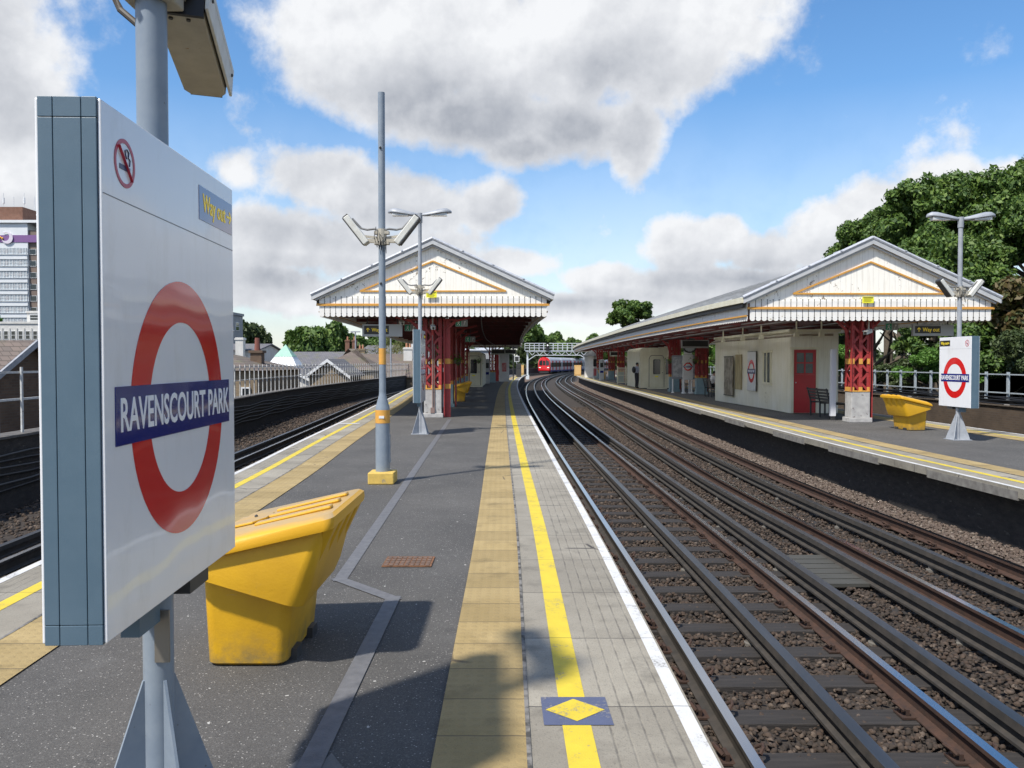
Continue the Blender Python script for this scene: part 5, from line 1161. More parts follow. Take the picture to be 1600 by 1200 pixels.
# driver's mirror and monitors at the near platform end
t = thing('platform_mirror', 'square driver mirror on a post at the end of the near platform', 'mirror', (.55, 84*K, 0)); f = MB(); f.tube([(0,0,0),(0,0,1.7)], .05, 8); f.build('pole', POLEL, t); f = MB(); f.box(-.28,.28,-.04,.04,1.7,2.35); f.build('mirror_frame', WPL, t); f = MB(); f.box(-.22,.22,-.046,-.041,1.76,2.29); f.build('mirror_glass', GLASS, t)
t = thing('monitor_cabinet', 'black monitor cabinet under the driver mirror post', 'cabinet', (.75, 82*K, 0)); f = MB(); f.box(-.28,.28,-.2,.2,0,1.5); f.build('cabinet', DARK, t, bevel=.03); f = MB(); f.box(-.2,.2,-.206,-.201,.9,1.35); f.build('screen', GLASS, t)
# green starter signal
t = thing('railway_signal', 'green railway signal light glowing at the dark end of the near canopy', 'signal', (.27, 68.5*K, 0)); f = MB(); f.tube([(-.15,.1,0),(-.15,.1,3.9)], .05, 8); f.build('pole', DARK, t); f = MB(); f.box(-.28,.28,-.05,.05,2.9,4.15); f.build('back_board', BLK, t); f = MB(); f.tube([(0,-.052,3.52),(0,-.09,3.52)], .105, 16); f.build('green_lens', mat('signal_green', (.0,.4,.25), None, emis=((.02,1,.55), 3.0)), t); f = MB(); f.tube([(0,-.052,3.15),(0,-.09,3.15)], .09, 16); f.build('dark_lens', GLASS, t)
# hanging baskets
def basket(x, y, z, label, n=90):
    t = thing('hanging_basket', label, 'plant', (x, y, z), 0, 'small hanging flower baskets'); f = MB(); f.sphere((0,0,-.08), .12, 10, sc=(1,1,.8)); f.build('basket', BARK, t); f = MB(); f.tube([(0,0,0),(0,0,.45)], .006, 5); f.build('chain', DARK, t)
    f = MB()
    for i in range(n):
        p = Vector((random.gauss(0,.10), random.gauss(0,.10), random.gauss(.0,.08))); a_ = Vector((random.uniform(-1,1), random.uniform(-1,1), random.uniform(-1,1))).normalized()*.04; b_ = a_.cross(Vector((0,.3,1))).normalized()*.03; f.add([p-a_, p-b_, p+a_, p+b_], [(0,1,2,3)])
    f.build('foliage', LEAFL, t); return t
b0 = basket(-2.0, 27.0*K, 1.75, 'leafy basket hanging beside the second near column')
for x, y, z, lb in ((-2.35, 32.2*K, 1.7, 'leafy basket hanging beside the third near column'), (-2.1, 46.5*K, 1.75, 'leafy basket hanging at the corner of the near cream cabin'), (8.75, 41*K, 1.75, 'leafy basket on the red column left of the twin leg roundel'), (9.35, 37.8*K, 1.75, 'leafy basket on the red column right of the twin leg roundel')):
    copy_tree(b0, loc=(x, y, z), label=lb)

# ================================================================ people
def person(label, loc, rz, J, mats, extra=None):
    """J: joints {name: (pos, radius)}, bones: pairs"""
    names = list(J); idx = {n: i for i, n in enumerate(names)}
    bones = [('pelvis','belly'),('belly','chest'),('chest','neck'),('neck','head'),('head','crown'),('chest','shL'),('shL','elL'),('elL','wrL'),('wrL','haL'),('chest','shR'),('shR','elR'),('elR','wrR'),('wrR','haR'),('pelvis','hiL'),('hiL','knL'),('knL','anL'),('anL','toL'),('pelvis','hiR'),('hiR','knR'),('knR','anR'),('anR','toR')]
    me = bpy.data.meshes.new('person'); me.from_pydata([J[n][0] for n in names], [(idx[a_], idx[b_]) for a_, b_ in bones], [])
    o = bpy.data.objects.new('person', me); COL.objects.link(o); m = o.modifiers.new('skin', 'SKIN')
    for i, n in enumerate(names): r = J[n][1]; me.skin_vertices[0].data[i].radius = (r, r); me.skin_vertices[0].data[i].use_root = n == 'pelvis'
    o.modifiers.new('sub', 'SUBSURF').levels = 2
    dg = bpy.context.evaluated_depsgraph_get(); nm = bpy.data.meshes.new_from_object(o.evaluated_get(dg)); bpy.data.objects.remove(o)
    nm.materials.clear()
    for q in mats: nm.materials.append(q)
    hz = J['neck'][0][2]; pz = J['pelvis'][0][2]
    def near(c):
        best = min(names, key=lambda n: (Vector(J[n][0])-c).length - J[n][1]); return best
    for p in nm.polygons:
        n = near(p.center); p.use_smooth = True
        p.material_index = 0 if n in ('head', 'crown', 'wrL', 'haL', 'wrR', 'haR', 'neck') else 2 if n in ('pelvis','hiL','hiR','knL','knR') else 3 if n in ('anL','anR','toL','toR') else 1
    b = bpy.data.objects.new('person', nm); COL.objects.link(b); b.location = loc; b.rotation_euler = (0, 0, rz); tag(b, label, 'person')
    hd = Vector(J['head'][0]); cr_ = Vector(J['crown'][0]); c = hd.lerp(cr_, .6)
    f = MB(); f.sphere((c.x, c.y+.022, c.z+.004), J['head'][1]*1.07, 12, sc=(.93, .95, 1.0)); hr = f.build('hair', mat('dark_hair', (.02,.015,.012), None, rough=.6), b, smooth=True)
    f = MB(); q = hd + Vector((0, -J['head'][1]*1.02, -.005)); f.sphere(q, .018, 6); f.sphere(hd + Vector((.033, -J['head'][1]*.93, .03)), .011, 6); f.sphere(hd + Vector((-.033, -J['head'][1]*.93, .03)), .011, 6); f.build('face', SKIN, b)
    return b
ST = {'pelvis': ((0,0,.90), .135), 'belly': ((0,.0,1.06), .125), 'chest': ((0,.0,1.24), .135), 'neck': ((0,-.01,1.42), .055), 'head': ((0,-.05,1.50), .085), 'crown': ((0,-.04,1.58), .08),
 'shL': ((.17,0,1.34), .062), 'elL': ((.22,-.04,1.08), .048), 'wrL': ((.10,-.25,1.14), .035), 'haL': ((.05,-.31,1.19), .032), 'shR': ((-.17,0,1.34), .062), 'elR': ((-.22,-.04,1.08), .048), 'wrR': ((-.10,-.25,1.14), .035), 'haR': ((-.05,-.31,1.19), .032),
 'hiL': ((.09,0,.84), .105), 'knL': ((.10,-.02,.47), .07), 'anL': ((.10,.02,.09), .045), 'toL': ((.11,-.13,.035), .035), 'hiR': ((-.09,0,.84), .105), 'knR': ((-.10,-.02,.47), .07), 'anR': ((-.10,.02,.09), .045), 'toR': ((-.11,-.13,.035), .035)}
CLB = mat('pale_blue_shirt', (.30,.33,.42), None, rough=.8); CLD = mat('dark_trousers', (.015,.015,.02), None, rough=.8); CLW = mat('white_shirt', (.72,.70,.70), None, rough=.8)
pr = person('person in a pale blue shirt and dark trousers looking down at a phone, black backpack', (7.83, 46.4*K, 0), 1.9, ST, [SKIN, CLB, CLD, BLK])
f = MB(); f.sphere((0, .20, 1.18), .19, 12, sc=(.85, .62, 1.15)); tag(f.build('backpack', BLK, None, smooth=True, loc=pr.location, rz=1.9), 'black backpack worn by the standing person', 'backpack')
f = MB(); f.box(-.035, .035, -.36, -.345, 1.16, 1.30); tag(f.build('phone', DARK, None, loc=pr.location, rz=1.9), 'small dark phone held by the standing person', 'phone')
SI = dict(ST); SI.update({'pelvis': ((0,.05,.56), .14), 'belly': ((0,.05,.72), .125), 'chest': ((0,.0,.90), .135), 'neck': ((0,-.05,1.07), .055), 'head': ((0,-.10,1.14), .085), 'crown': ((0,-.10,1.22), .08),
 'shL': ((.17,0,1.0), .06), 'elL': ((.21,-.10,.76), .048), 'wrL': ((.10,-.30,.72), .035), 'haL': ((.05,-.36,.74), .032), 'shR': ((-.17,0,1.0), .06), 'elR': ((-.21,-.10,.76), .048), 'wrR': ((-.10,-.30,.72), .035), 'haR': ((-.05,-.36,.74), .032),
 'hiL': ((.10,-.02,.56), .10), 'knL': ((.11,-.42,.52), .07), 'anL': ((.11,-.42,.09), .045), 'toL': ((.11,-.56,.035), .035), 'hiR': ((-.10,-.02,.56), .10), 'knR': ((-.11,-.42,.52), .07), 'anR': ((-.11,-.42,.09), .045), 'toR': ((-.11,-.56,.035), .035)})
person('person in a white shirt sitting bent forward on the dark bench', (9.60, 35.35*K, -.03), PI*.5, SI, [SKIN, CLW, CLD, BLK])

# ================================================================ train
def train():
    t = thing('train', 'red and white underground train with a red cab coming round the curve', 'train', (0,0,0))
    RED = mat('train_red', (.62,.015,.02), None, rough=.3, coat=.4); WH = mat('train_white', (.55,.56,.60), None, rough=.35); ROOFT = mat('train_roof', (.42,.44,.47), (.34,.36,.39), 3, .5); BLU = mat('train_blue_skirt', (.02,.03,.14), None)
    ctr = off(LE, -1.42); y = 166*K; L_ = 15.2; first = True
    for n in range(6):
        y1 = y; xa, ya = ctr(y1), y1
        y2 = y1 + L_*.93; 
        for _ in range(4):
            d = math.hypot(ctr(y2)-xa, y2-y1); y2 = y1 + (y2-y1)*L_/d
        xb = ctr(y2); rz = -math.atan2(xb-xa, y2-y1); c = thing('carriage', None, None, (xa, ya, RZ), rz); c.parent = t
        del_ = [c.pop(k) for k in ('label', 'category') if k in c]
        prof = [(-1.38,.35),(-1.46,1.0),(-1.46,2.3),(-1.30,3.0),(-.9,3.38),(-.3,3.52),(.3,3.52),(.9,3.38),(1.30,3.0),(1.46,2.3),(1.46,1.0),(1.38,.35)]
        f = MB(); f.prism(prof, .5 if n == 0 else .15, L_-.15, 'y'); f.build('body', WH, c)
        f = MB(); f.prism([(-1.31,3.0),(-.91,3.40),(-.3,3.55),(.3,3.55),(.91,3.40),(1.31,3.0),(1.2,2.98),(-1.2,2.98)], .6, L_-.2, 'y'); f.build('roof', ROOFT, c)
        for s in (-1, 1):
            f = MB(); a_, b_ = sorted((s*1.475, s*1.44))
            for k in range(3): f.box(a_, b_, 2.4+k*4.6, 3.9+k*4.6, .45, 2.75)
            f.build('doors', RED, c)
            f = MB(); a_, b_ = sorted((s*1.48, s*1.45))
            for k in range(13): f.box(a_, b_, .9+k*1.08, 1.75+k*1.08, 1.35, 2.35)
            f.build('windows', GLASS, c)
            f = MB(); a_, b_ = sorted((s*1.478, s*1.44)); f.box(a_, b_, .3, L_-.2, .30, .62); f.build('skirt', BLU, c)
        f = MB(); f.box(-1.1, 1.1, 1.2, 4.0, -.0, .35); f.box(-1.1, 1.1, L_-4, L_-1.2, 0, .35); f.build('bogies', DARK, c)
        if n == 0:
            f = MB(); fr = [(-1.40,.35),(-1.46,1.0),(-1.44,2.3),(-1.28,2.95),(-.9,3.34),(-.3,3.5),(.3,3.5),(.9,3.34),(1.28,2.95),(1.44,2.3),(1.46,1.0),(1.40,.35)]
            vs = [(x, .5, z) for x, z in fr] + [(x*.86, .0 if z < 2 else .12, .25+z*.95) for x, z in fr]; nn_ = len(fr)
            f.add(vs, [tuple(range(nn_, 2*nn_))] + [(i, (i+1) % nn_, nn_+(i+1) % nn_, nn_+i) for i in range(nn_)]); fc = f.build('cab_front', RED, c)
            f = MB()
            for s in (-1, 1): f.add([(s*.42, .0, 1.75), (s*1.12, .03, 1.75), (s*1.08, .10, 2.65), (s*.42, .06, 2.95), (s*.42, -.03, 1.75), (s*1.12, -.0, 1.75), (s*1.08, .07, 2.65), (s*.42, .03, 2.95)], [(4,5,6,7),(0,4,5,1),(1,5,6,2),(2,6,7,3),(3,7,4,0)])
            f.box(-.26, .26, -.02, .1, 1.8, 2.75); f.build('windscreen', GLASS, c)
            f = MB()
            for s in (-1, 1): f.box(min(s*.75, s*1.15), max(s*.75, s*1.15), -.03, .05, 1.15, 1.32)
            f.build('headlight', mat('train_headlight', (.9,.9,.85), None, emis=((1,.97,.85), .5)), c); f = MB(); f.box(-1.05, 1.05, -.1, .4, .05, .38); f.build('coupler_skirt', DARK, c)
        y = y2 + .12
train()

# ================================================================ signal gantry
t = thing('signal_gantry', 'white lattice signal gantry spanning the middle tracks beyond the platforms', 'gantry', (2.35, 112*K, 0)); GW = mat('gantry_white', (.66,.70,.72), (.56,.60,.62), 5, .5); span = 9.2
for x in (0, span): f = MB(); f.box(x-.13, x+.13, -.13, .13, -.9, 3.3); f.box(x-.25, x+.25, -.25, .25, -.95, -.3); f.build('leg', GW, t)
f = MB(); zt, zb = 3.32, 2.72
for yy in (-.5, .5):
    f.bar((-.3, yy, zt), (span+.3, yy, zt), .10, .14); f.bar((1.2, yy, zb), (span-1.2, yy, zb), .08, .10)
    f.bar((0, yy, 1.9), (1.2, yy, zb), .08, .10); f.bar((span, yy, 1.9), (span-1.2, yy, zb), .08, .10)
    n = 16
    for k in range(n): x0 = .15+k*(span-.3)/n; x1 = x0+(span-.3)/n; f.bar((x0, yy, zb if k % 2 else zt), (x1, yy, zt if k % 2 else zb), .05, .06)
f.build('truss', GW, t); f = MB(); f.box(-.4, span+.4, -.6, .6, zt+.08, zt+.13); f.build('deck', GW, t); f = MB()
for yy in (-.58, .58):
    for z in (zt+.5, zt+.85, zt+1.2): f.bar((-.4, yy, z), (span+.4, yy, z), .05, .05)
    for k in range(15): x = -.4+k*(span+.8)/14; f.bar((x, yy, zt+.13), (x, yy, zt+1.2), .05, .05)
f.build('guard_rails', GW, t)
t = thing('gantry_signal', 'black signal head on the deck of the white gantry', 'signal', (2.35+3.0, 112*K-.75, 3.4)); f = MB(); f.box(-.24,.24,-.1,.1,0,1.15); f.build('head', BLK, t); f = MB(); f.tube([(0,-.101,.8),(0,-.15,.8)], .09, 12); f.build('lens', mat('signal_lamp_white', (.8,.8,.8), None, emis=((1,1,1), 1.5)), t); f = MB(); f.box(-.05,.05,.1,.2,.0,.9); f.build('bracket', DARK, t)

# ================================================================ buildings beyond the left parapet
def win(f_parent, x, y, z, w, h_, m=None, axis='x', name='window', fr=None, s=-1):
    """window in a wall facing -y (axis x) or +x (axis y)"""
    f = MB(); g = MB(); t_ = .07
    if axis == 'x':
        f.box(x-w/2, x+w/2, y-.06, y+.02, z, z+t_); f.box(x-w/2, x+w/2, y-.06, y+.02, z+h_-t_, z+h_); f.box(x-w/2, x-w/2+t_, y-.06, y+.02, z+t_, z+h_-t_); f.box(x+w/2-t_, x+w/2, y-.06, y+.02, z+t_, z+h_-t_); f.box(x-w/2+t_, x+w/2-t_, y-.05, y+.02, z+h_/2-.03, z+h_/2+.03); g.box(x-w/2+t_, x+w/2-t_, y-.03, y+.015, z+t_+.001, z+h_-t_-.001)
    else:
        f.box(x-.02, x+.06, y-w/2, y+w/2, z, z+t_); f.box(x-.02, x+.06, y-w/2, y+w/2, z+h_-t_, z+h_); f.box(x-.02, x+.06, y-w/2, y-w/2+t_, z+t_, z+h_-t_); f.box(x-.02, x+.06, y+w/2-t_, y+w/2, z+t_, z+h_-t_); f.box(x-.02, x+.05, y-w/2+t_, y+w/2-t_, z+h_/2-.03, z+h_/2+.03); g.box(x-.015, x+.03, y-w/2+t_, y+w/2-t_, z+t_+.001, z+h_-t_-.001)
    o = f.build(name, fr or WPL, f_parent); g.build('pane', m or GLASS, o); return o
def house(name, label, x, y, w, d, ez, rz_, ridge='x', wallm=None, roofm=None, rot=0., group=None, barge=None, chim=(), wins=(), z0=-6.6, cat='house'):
    """x,y = front-left corner in world; w along x, d along y; ez eaves height, rz_ ridge height"""
    t = thing(name, label, cat, (x, y, 0), rot, group); wm = wallm or BRK; rm = roofm or SLATE
    f = MB()
    if ridge == 'x': f.prism([(0, z0), (d, z0), (d, ez), (d/2, rz_), (0, ez)], 0, w, 'x')
    elif ridge == 'y': f.prism([(0, z0), (w, z0), (w, ez), (w/2, rz_), (0, ez)], 0, d, 'y')
    else: f.box(0, w, 0, d, z0, ez)
    f.build('wall', wm, t); o_ = .25; f = MB(); th = .12
    if ridge == 'x':
        k = (rz_-ez)/(d/2)
        for s in (0, 1):
            ye = -o_ if s == 0 else d+o_; f.prism([(d/2, rz_+.02), (ye, ez-k*o_+.02), (ye, ez-k*o_+.02+th), (d/2, rz_+.02+th)], -.2, w+.2, 'x')
    elif ridge == 'y':
        k = (rz_-ez)/(w/2)
        for s in (0, 1):
            xe = -o_ if s == 0 else w+o_; f.prism([(w/2, rz_+.02), (xe, ez-k*o_+.02), (xe, ez-k*o_+.02+th), (w/2, rz_+.02+th)], -.2, d+.2, 'y')
    elif ridge == 'hip':
        f.add([(-o_, -o_, ez), (w+o_, -o_, ez), (w+o_, d+o_, ez), (-o_, d+o_, ez), (d*.4, d/2, rz_), (w-d*.4, d/2, rz_)], [(0,1,5,4), (1,2,5), (2,3,4,5), (3,0,4), (3,2,1,0)])
    else: f.box(-.15, w+.15, -.15, d+.15, ez+.002, ez+.35)
    rf = f.build('roof', rm, t)
    if barge:
        f = MB()
        if ridge == 'y':
            k = (rz_-ez)/(w/2)
            for s, xe in ((1, -o_), (-1, w+o_)): f.bar((xe, -.24, ez-k*o_), (w/2, -.24, rz_+.02), .06, .26, up=(0,1,0)) if False else f.prism([(xe, ez-k*o_-.09), (w/2, rz_-.09), (w/2, rz_+.14), (xe, ez-k*o_+.12)], -.27, -.205, 'y')
        else:
            k = (rz_-ez)/(d/2)
            for ye in (-o_, d+o_): f.prism([(ye, ez-k*o_-.04), (d/2, rz_-.04), (d/2, rz_+.14), (ye, ez-k*o_+.12)], w+.205, w+.27, 'x')
        f.build('barge_board', barge, t)
    for (cx_, cy_, cz0, cz1, cw_, cd_, cm_, pots) in chim:
        f = MB(); f.box(cx_-cw_/2, cx_+cw_/2, cy_-cd_/2, cy_+cd_/2, cz0, cz1); f.box(cx_-cw_/2-.06, cx_+cw_/2+.06, cy_-cd_/2-.06, cy_+cd_/2+.06, cz1-.22, cz1-.06); c = f.build('chimney', cm_, t)
        f = MB()
        for k in range(pots): px = cx_ + (k-(pots-1)/2)*.34; f.tube([(px, cy_, cz1), (px, cy_, cz1+.45)], [.12, .10], 8)
        if pots: f.build('chimney_pot', mat('terracotta', (.35,.15,.08), (.42,.22,.13), 9), c)
    for a_ in wins: win(t, *a_)
    return t
TC = mat('old_lead_flashing', (.25,.26,.28), (.33,.34,.36), 6)
# brown gable house at the far left
house('brick_house', 'dark brick house with a tiled roof just beyond the railings at the far left', -24, 16.2*K, 10.6, 8.6*K, -.3, 2.12, 'x', BRKD, RTILE, barge=TC, chim=((10.0, 6.9*K, .4, 1.4, .5, .5, BRKD, 0),))
# low white flat building behind
LWB = house('flat_building', 'long low white building with a row of dark windows at the far left', -101, 125*K, 46, 16, 8.15, 8.15, 'flat', RENDR, RENDR, cat='building')
for k in range(37):
    win(LWB, .8+k*1.23, -.02, 5.5, .8, 1.45)
f = MB()
for k in range(38): f.box(.08+k*1.23, .26+k*1.23, -.12, -.001, 5.2, 7.4)
f.build('pilasters', RENDR, LWB)
house('roof_cabin', 'small white flat roofed cabin standing on the long low white building', -83.2, 127*K, 9, 8, 10.1, 10.1, 'flat', RENDR, RENDR, cat='building', z0=8.51, wins=((1.4, -.02, 8.8, 1.8, 1.0), (5.2, -.02, 8.8, 1.8, 1.0)))
# hotel tower
def tower():
    Yt = 196*K; t = thing('tower_block', 'tall hotel tower with white window panels, a purple band and a moon emblem', 'tower block', (-168, Yt, 0))
    WT = mat('tower_white', (.72,.74,.75), (.64,.67,.69), .3, .5); BR = mat('tower_brown', (.16,.12,.10), (.2,.15,.12), .3, .6); PU = mat('purple_band', (.20,.10,.26), None)
    x1 = -136+8.1+168; x2 = -121.5+168
    f = MB(); f.box(0, x1, 0, 14, -6.6, 38.3); f.build('white_block', WT, t); f = MB(); f.box(x1, x2, .5, 14, -6.6, 36.6); f.build('brown_block', BR, t)
    f = MB(); f.box(-.5, x2+.3, -.6, 15, 38.4, 39.1); f.build('roof_slab', WT, t); f = MB(); f.box(4, x2-8.8, 2, 11, 39.12, 43.0); f.build('roof_plant_room', BRKR, t)
    f = MB(); f.box(0, x2, -.12, -.02, 33.3, 35.2); f.build('purple_band', PU, t)
    f = MB()
    for k in range(5): f = MB(); x = x1-1.5-k*2.8; f.tube([(x, 6, 43), (x, 6, 46.5+k % 2)], .07, 6); f.box(x-.2, x+.2, 5.8, 6.2, 44.6, 46.2) if k % 2 else None; f.build('aerial', WT, t)
    f = MB()
    f.tube([(x2-5.7, 4, 39.1), (x2-5.7, 4, 42.5)], .06, 6); f.sphere((x2-5.9, 4, 41.2), .5, 8, sc=(1,.4,1)); f.box(x2-5.0, x2-3.9, 2, 3, 39.1, 40.6); f.box(x2-1.6, x2-.5, 2, 3, 39.1, 40.4)
    f.build('rooftop_unit', WT, t)
    pr_ = None; sp = None; dk = None
    for fl in range(9):
        z = 30.1 - fl*3.08
        for b in range(4):
            xc = x1 - 1.9 - b*3.6
            if pr_ is None:
                f = MB(); f.box(-1.7, 1.7, -.10, -.02, 0, 1.75); pr_ = f.build('window', mat('tower_glass', (.30,.34,.37), (.45,.49,.52), 1.5, .2), t); o = pr_
                g = MB()
                for q in (-1.75, -.95, -.15, .65, 1.45): g.box(q, q+.12, -.16, -.101, 0, 1.75)
                g.box(-1.62, 1.75, -.155, -.101, .85, .93); fr_ = g.build('window_frame', WPL, o); g = MB(); g.box(-.5, .3, -.13, -.105, .35, 1.35); g.build('curtain', mat('dark_curtain', (.14,.15,.18), (.5,.5,.5), .6, .8), o)
            else: o = copy_tree(pr_, parent=t)
            o.location = (xc, 0, z)
        f = MB(); f.box(.2, x1-.05, -.30, -.02, z-1.25, z-.08); f.box(.2, x1-.05, -.5, -.02, z-.075, z+.0); f.build('balcony_panel', WT, t)
        for b in range(3):
            xc = x1 + 1.1 + b*2.2
            if dk is None:
                f = MB(); f.box(-.85, .85, .40, .48, 0, 1.5); dk = f.build('side_window', GLASS, t); o = dk; g = MB(); g.box(-.9,-.8,.35,.39,0,1.5); g.box(.8,.9,.35,.39,0,1.5); g.box(-.8,.8,.35,.39,1.42,1.5); g.box(-.8,.8,.35,.39,0,.08); g.build('side_window_frame', WPL, o)
            else: o = copy_tree(dk, parent=t)
            o.location = (xc, 0, z)
    text('n', 2.6, WLET, t, (x1-8.6, -.2, 34.3), (PI/2, 0, 0), 'lettering', bold=.05)
    f = MB(); c = (x1-5.2, 34.4)
    pr2 = []
    for i in range(15):
        u = i/14; ao = math.radians(-165+290*u); ai = math.radians(-150+250*u); pr2.append(((c[0]+1.5*math.cos(ao), c[1]+1.5*math.sin(ao)), (c[0]-.55+1.15*math.cos(ao), c[1]+.35+1.15*math.sin(ao))))
    for p, q in zip(pr2, pr2[1:]): f.prism([p[0], q[0], q[1], p[1]], -.4, -.2, 'y')
    f.build('crescent_moon_emblem', mat('moon_lilac', (.66,.60,.68), None), t)
    f = MB()
    for p in ((-7.6,.1),(-7.0,.25),(-6.5,0)): f.sphere((x1+p[0], -.3, 34.3+p[1]), .28, 8)
    f.build('orange_star', mat('star_orange', (.8,.45,.05), None), t)
tower()
# things right of the near sign
GB = house('office_building', 'grey flat roofed office block at the edge of the near name sign', -57.2, 92*K, 19.2, 14, 8.1, 8.1, 'flat', GREYR, GREYR, cat='building')
for z in (5.4, 1.6):
    for k in range(9): win(GB, 1.0+k*2.05, -.02, z, 1.3 if z > 3 else .5, 1.3)
f = MB()
for k in range(8): f.bar((2.5*k+.4, .5, 8.45), (2.5*k+.4, .5, 9.6), .04, .04)
f.bar((.4, .5, 9.6), (18, .5, 9.6), .04, .04); f.bar((.4, .5, 9.0), (18, .5, 9.0), .04, .04); f.build('roof_rail', DARK, GB)
for z in (6.0, 2.6):
    for k in range(4): win(GB, 19.2, 2+k*3.2, z, 1.5, 1.2, axis='y')
house('brick_house', 'brown brick house behind the first railings right of the near name sign', -23.6, 40*K, 9.8, 9, 1.2, 2.3, 'hip', BRK, RTILE, wins=((9.2, -.02, -1.2, .5, 1.5),))
house('terrace_house', 'white rendered house end with a stepped parapet chimney left of the brick stack', -31.2, 68*K, 7.8, 8, 2.7, 3.3, 'x', RENDR, SLATE, chim=((6.4, -.5, 1.0, 3.9, .7, .7, RENDR, 0),))
t = thing('chimney_stack', 'tall brown brick chimney stack with a red pot against white render', 'chimney', (-15.15, 44*K, 0)); f = MB(); f.box(-.45, .45, -.4, .4, -6.6, 1.5); f.box(-.33, .33, -.3, .3, 1.5, 2.2); f.box(-.42,.42,-.38,.38,2.2,2.35); f.build('stack', BRKD, t); f = MB(); f.tube([(0,0,2.35),(0,0,3.1)], [.18,.14], 8); f.build('pot', mat('dark_terracotta', (.2,.07,.05), None), t)
# conservatory pyramid roof
t = thing('pyramid_roof_building', 'grey building under a white pyramid roof with a pale green glazed tip', 'building', (-20.5, 67*K, 0)); f = MB(); f.box(-1.7, 2.0, -1.35, 1.35, -6.6, 1.12); f.build('wall', GREYR, t)
f = MB(); q = lambda r, z: [(-r,-r,z),(r,-r,z),(r,r,z),(-r,r,z)]; f.add(q(1.32,1.13)+q(1.32,1.3)+q(.78,2.17), [(0,1,5,4),(1,2,6,5),(2,3,7,6),(3,0,4,7),(4,5,9,8),(5,6,10,9),(6,7,11,10),(7,4,8,11)]); f.build('lower_roof', mat('white_louvres', (.62,.64,.66), (.5,.53,.56), 4, .4), t); f = MB(); f.add(q(.82,2.16)+[(0,0,3.27)], [(0,1,4),(1,2,4),(2,3,4),(3,0,4),(3,2,1,0)]); f.build('green_tip', COPPER, t); f = MB()
for k in range(7): x = -1.2+k*.4; f.bar((x, -1.34, 1.30), (x*.6, -.80, 2.15), .05, .04)
f.build('glazing_bar', WPL, t)
house('terrace_house', 'slate roofed terrace with a bright skylight right of the green tipped pyramid', -24.6, 80*K, 15.5, 9, .4, 2.7, 'x', BRK, SLATE, chim=((13.6, 4.5, 1.0, 4.4, .9, .7, RENDR, 1), (7.5, 4.5, 1.5, 3.2, .9, .7, BRK, 2)), wins=((3, -.02, -1.4, .9, 1.3), (6, -.02, -1.4, .9, 1.3)))
t = thing('roof_skylight', 'pale skylight panel lying on the slate terrace roof', 'skylight', (-18.7, 80*K+2.55, 1.62), 0); f = MB(); f.prism([(-.6,-.30),(.6,.30),(.6,.38),(-.6,-.22)], -.8, .8, 'x'); f.build('pane', mat('bright_skylight', (.66,.7,.74), None, rough=.2), t)
house('terrace_house', 'terrace with a brownish roof between the slate terrace and the yellow brick house', -16.4, 74*K, 6.4, 9, .2, 2.4, 'x', BRK, RTILE, chim=((5.6, 3.4, .6, 3.2, .9, .8, RENDR, 2),))
house('gabled_house', 'house gable with white barge boards rising just above the railings', -14.3, 52*K, 2.7, 5.5, .75, 1.75, 'y', BRK, SLATE, barge=WPL)
house('gabled_house', 'second small gable with white trim behind the railings, right of the first', -17.9, 55*K, 3.0, 5, .25, 1.0, 'y', RENDR, SLATE, barge=WPL)
house('brick_house', 'yellow brick house with a hipped slate roof and one white sash window', -22.4, 95*K, 10.4, 8, 1.1, 3.9, 'hip', BRK, SLATE, chim=((.7, 3.0, .8, 4.6, .55, .6, BRKR, 1), (1.6, 3.0, .8, 4.6, .55, .6, BRKR, 1)), wins=((2.3, -.02, -.9, 1.2, 1.6),))
t = thing('roof_finial', 'tiny dark pointed dormer on the hipped slate roof', 'dormer', (-18.0, 95*K+.6, 1.5)); f = MB(); f.add([(-.7,-.5,0),(.7,-.5,0),(.7,1.5,0),(-.7,1.5,0),(0,-.5,1.7),(0,1.5,1.7)], [(0,1,4),(1,2,5,4),(2,3,5),(3,0,4,5),(3,2,1,0)]); f.build('roof', DARK, t); f = MB(); f.box(-.45,.45,-.55,-.51,0,.45); f.build('white_front', WPL, t)
house('white_house', 'white extension with dark upright windows low behind the railings', -20.6, 84*K, 8.4, 5, .55, .55, 'flat', RENDR, RENDR, cat='building', wins=tuple((.7+k*1.2, -.02, -.95, .8, 1.2) for k in range(7)))
house('warehouse', 'long pale grey roofed building behind the slate roofs', -33, 150*K, 31, 18, 4.0, 4.6, 'x', GREYR, mat('pale_sheet_roof', (.45,.47,.50), (.38,.4,.43), 2), cat='building')
house('brick_house', 'brown roofed house half hidden behind the grey way out sign, near the birches', -18.6, 70*K, 5.5, 8, .9, 3.0, 'hip', BRK, RTILE)
for x, y, z, lb in ((-36.5, 96*K, 5.8, 'thin grey pole in front of the left background tree'), (-16.5, 78*K, 4.9, 'thin street lamp column rising between slate roofs'), (-11.8, 72*K, 6.5, 'thin pole under the grey way out sign')):
    t = thing('street_pole', lb, 'pole', (x, y, -6.6), 0, 'thin poles among the roofs'); f = MB(); f.tube([(0,0,0),(0,0,z+6.6)], [.12, .06], 6); f.build('pole', POLEL, t); f = MB(); f.box(-.5,.5,-.1,.1,z+6.5,z+6.62); f.build('lamp_head', POLEL, t)

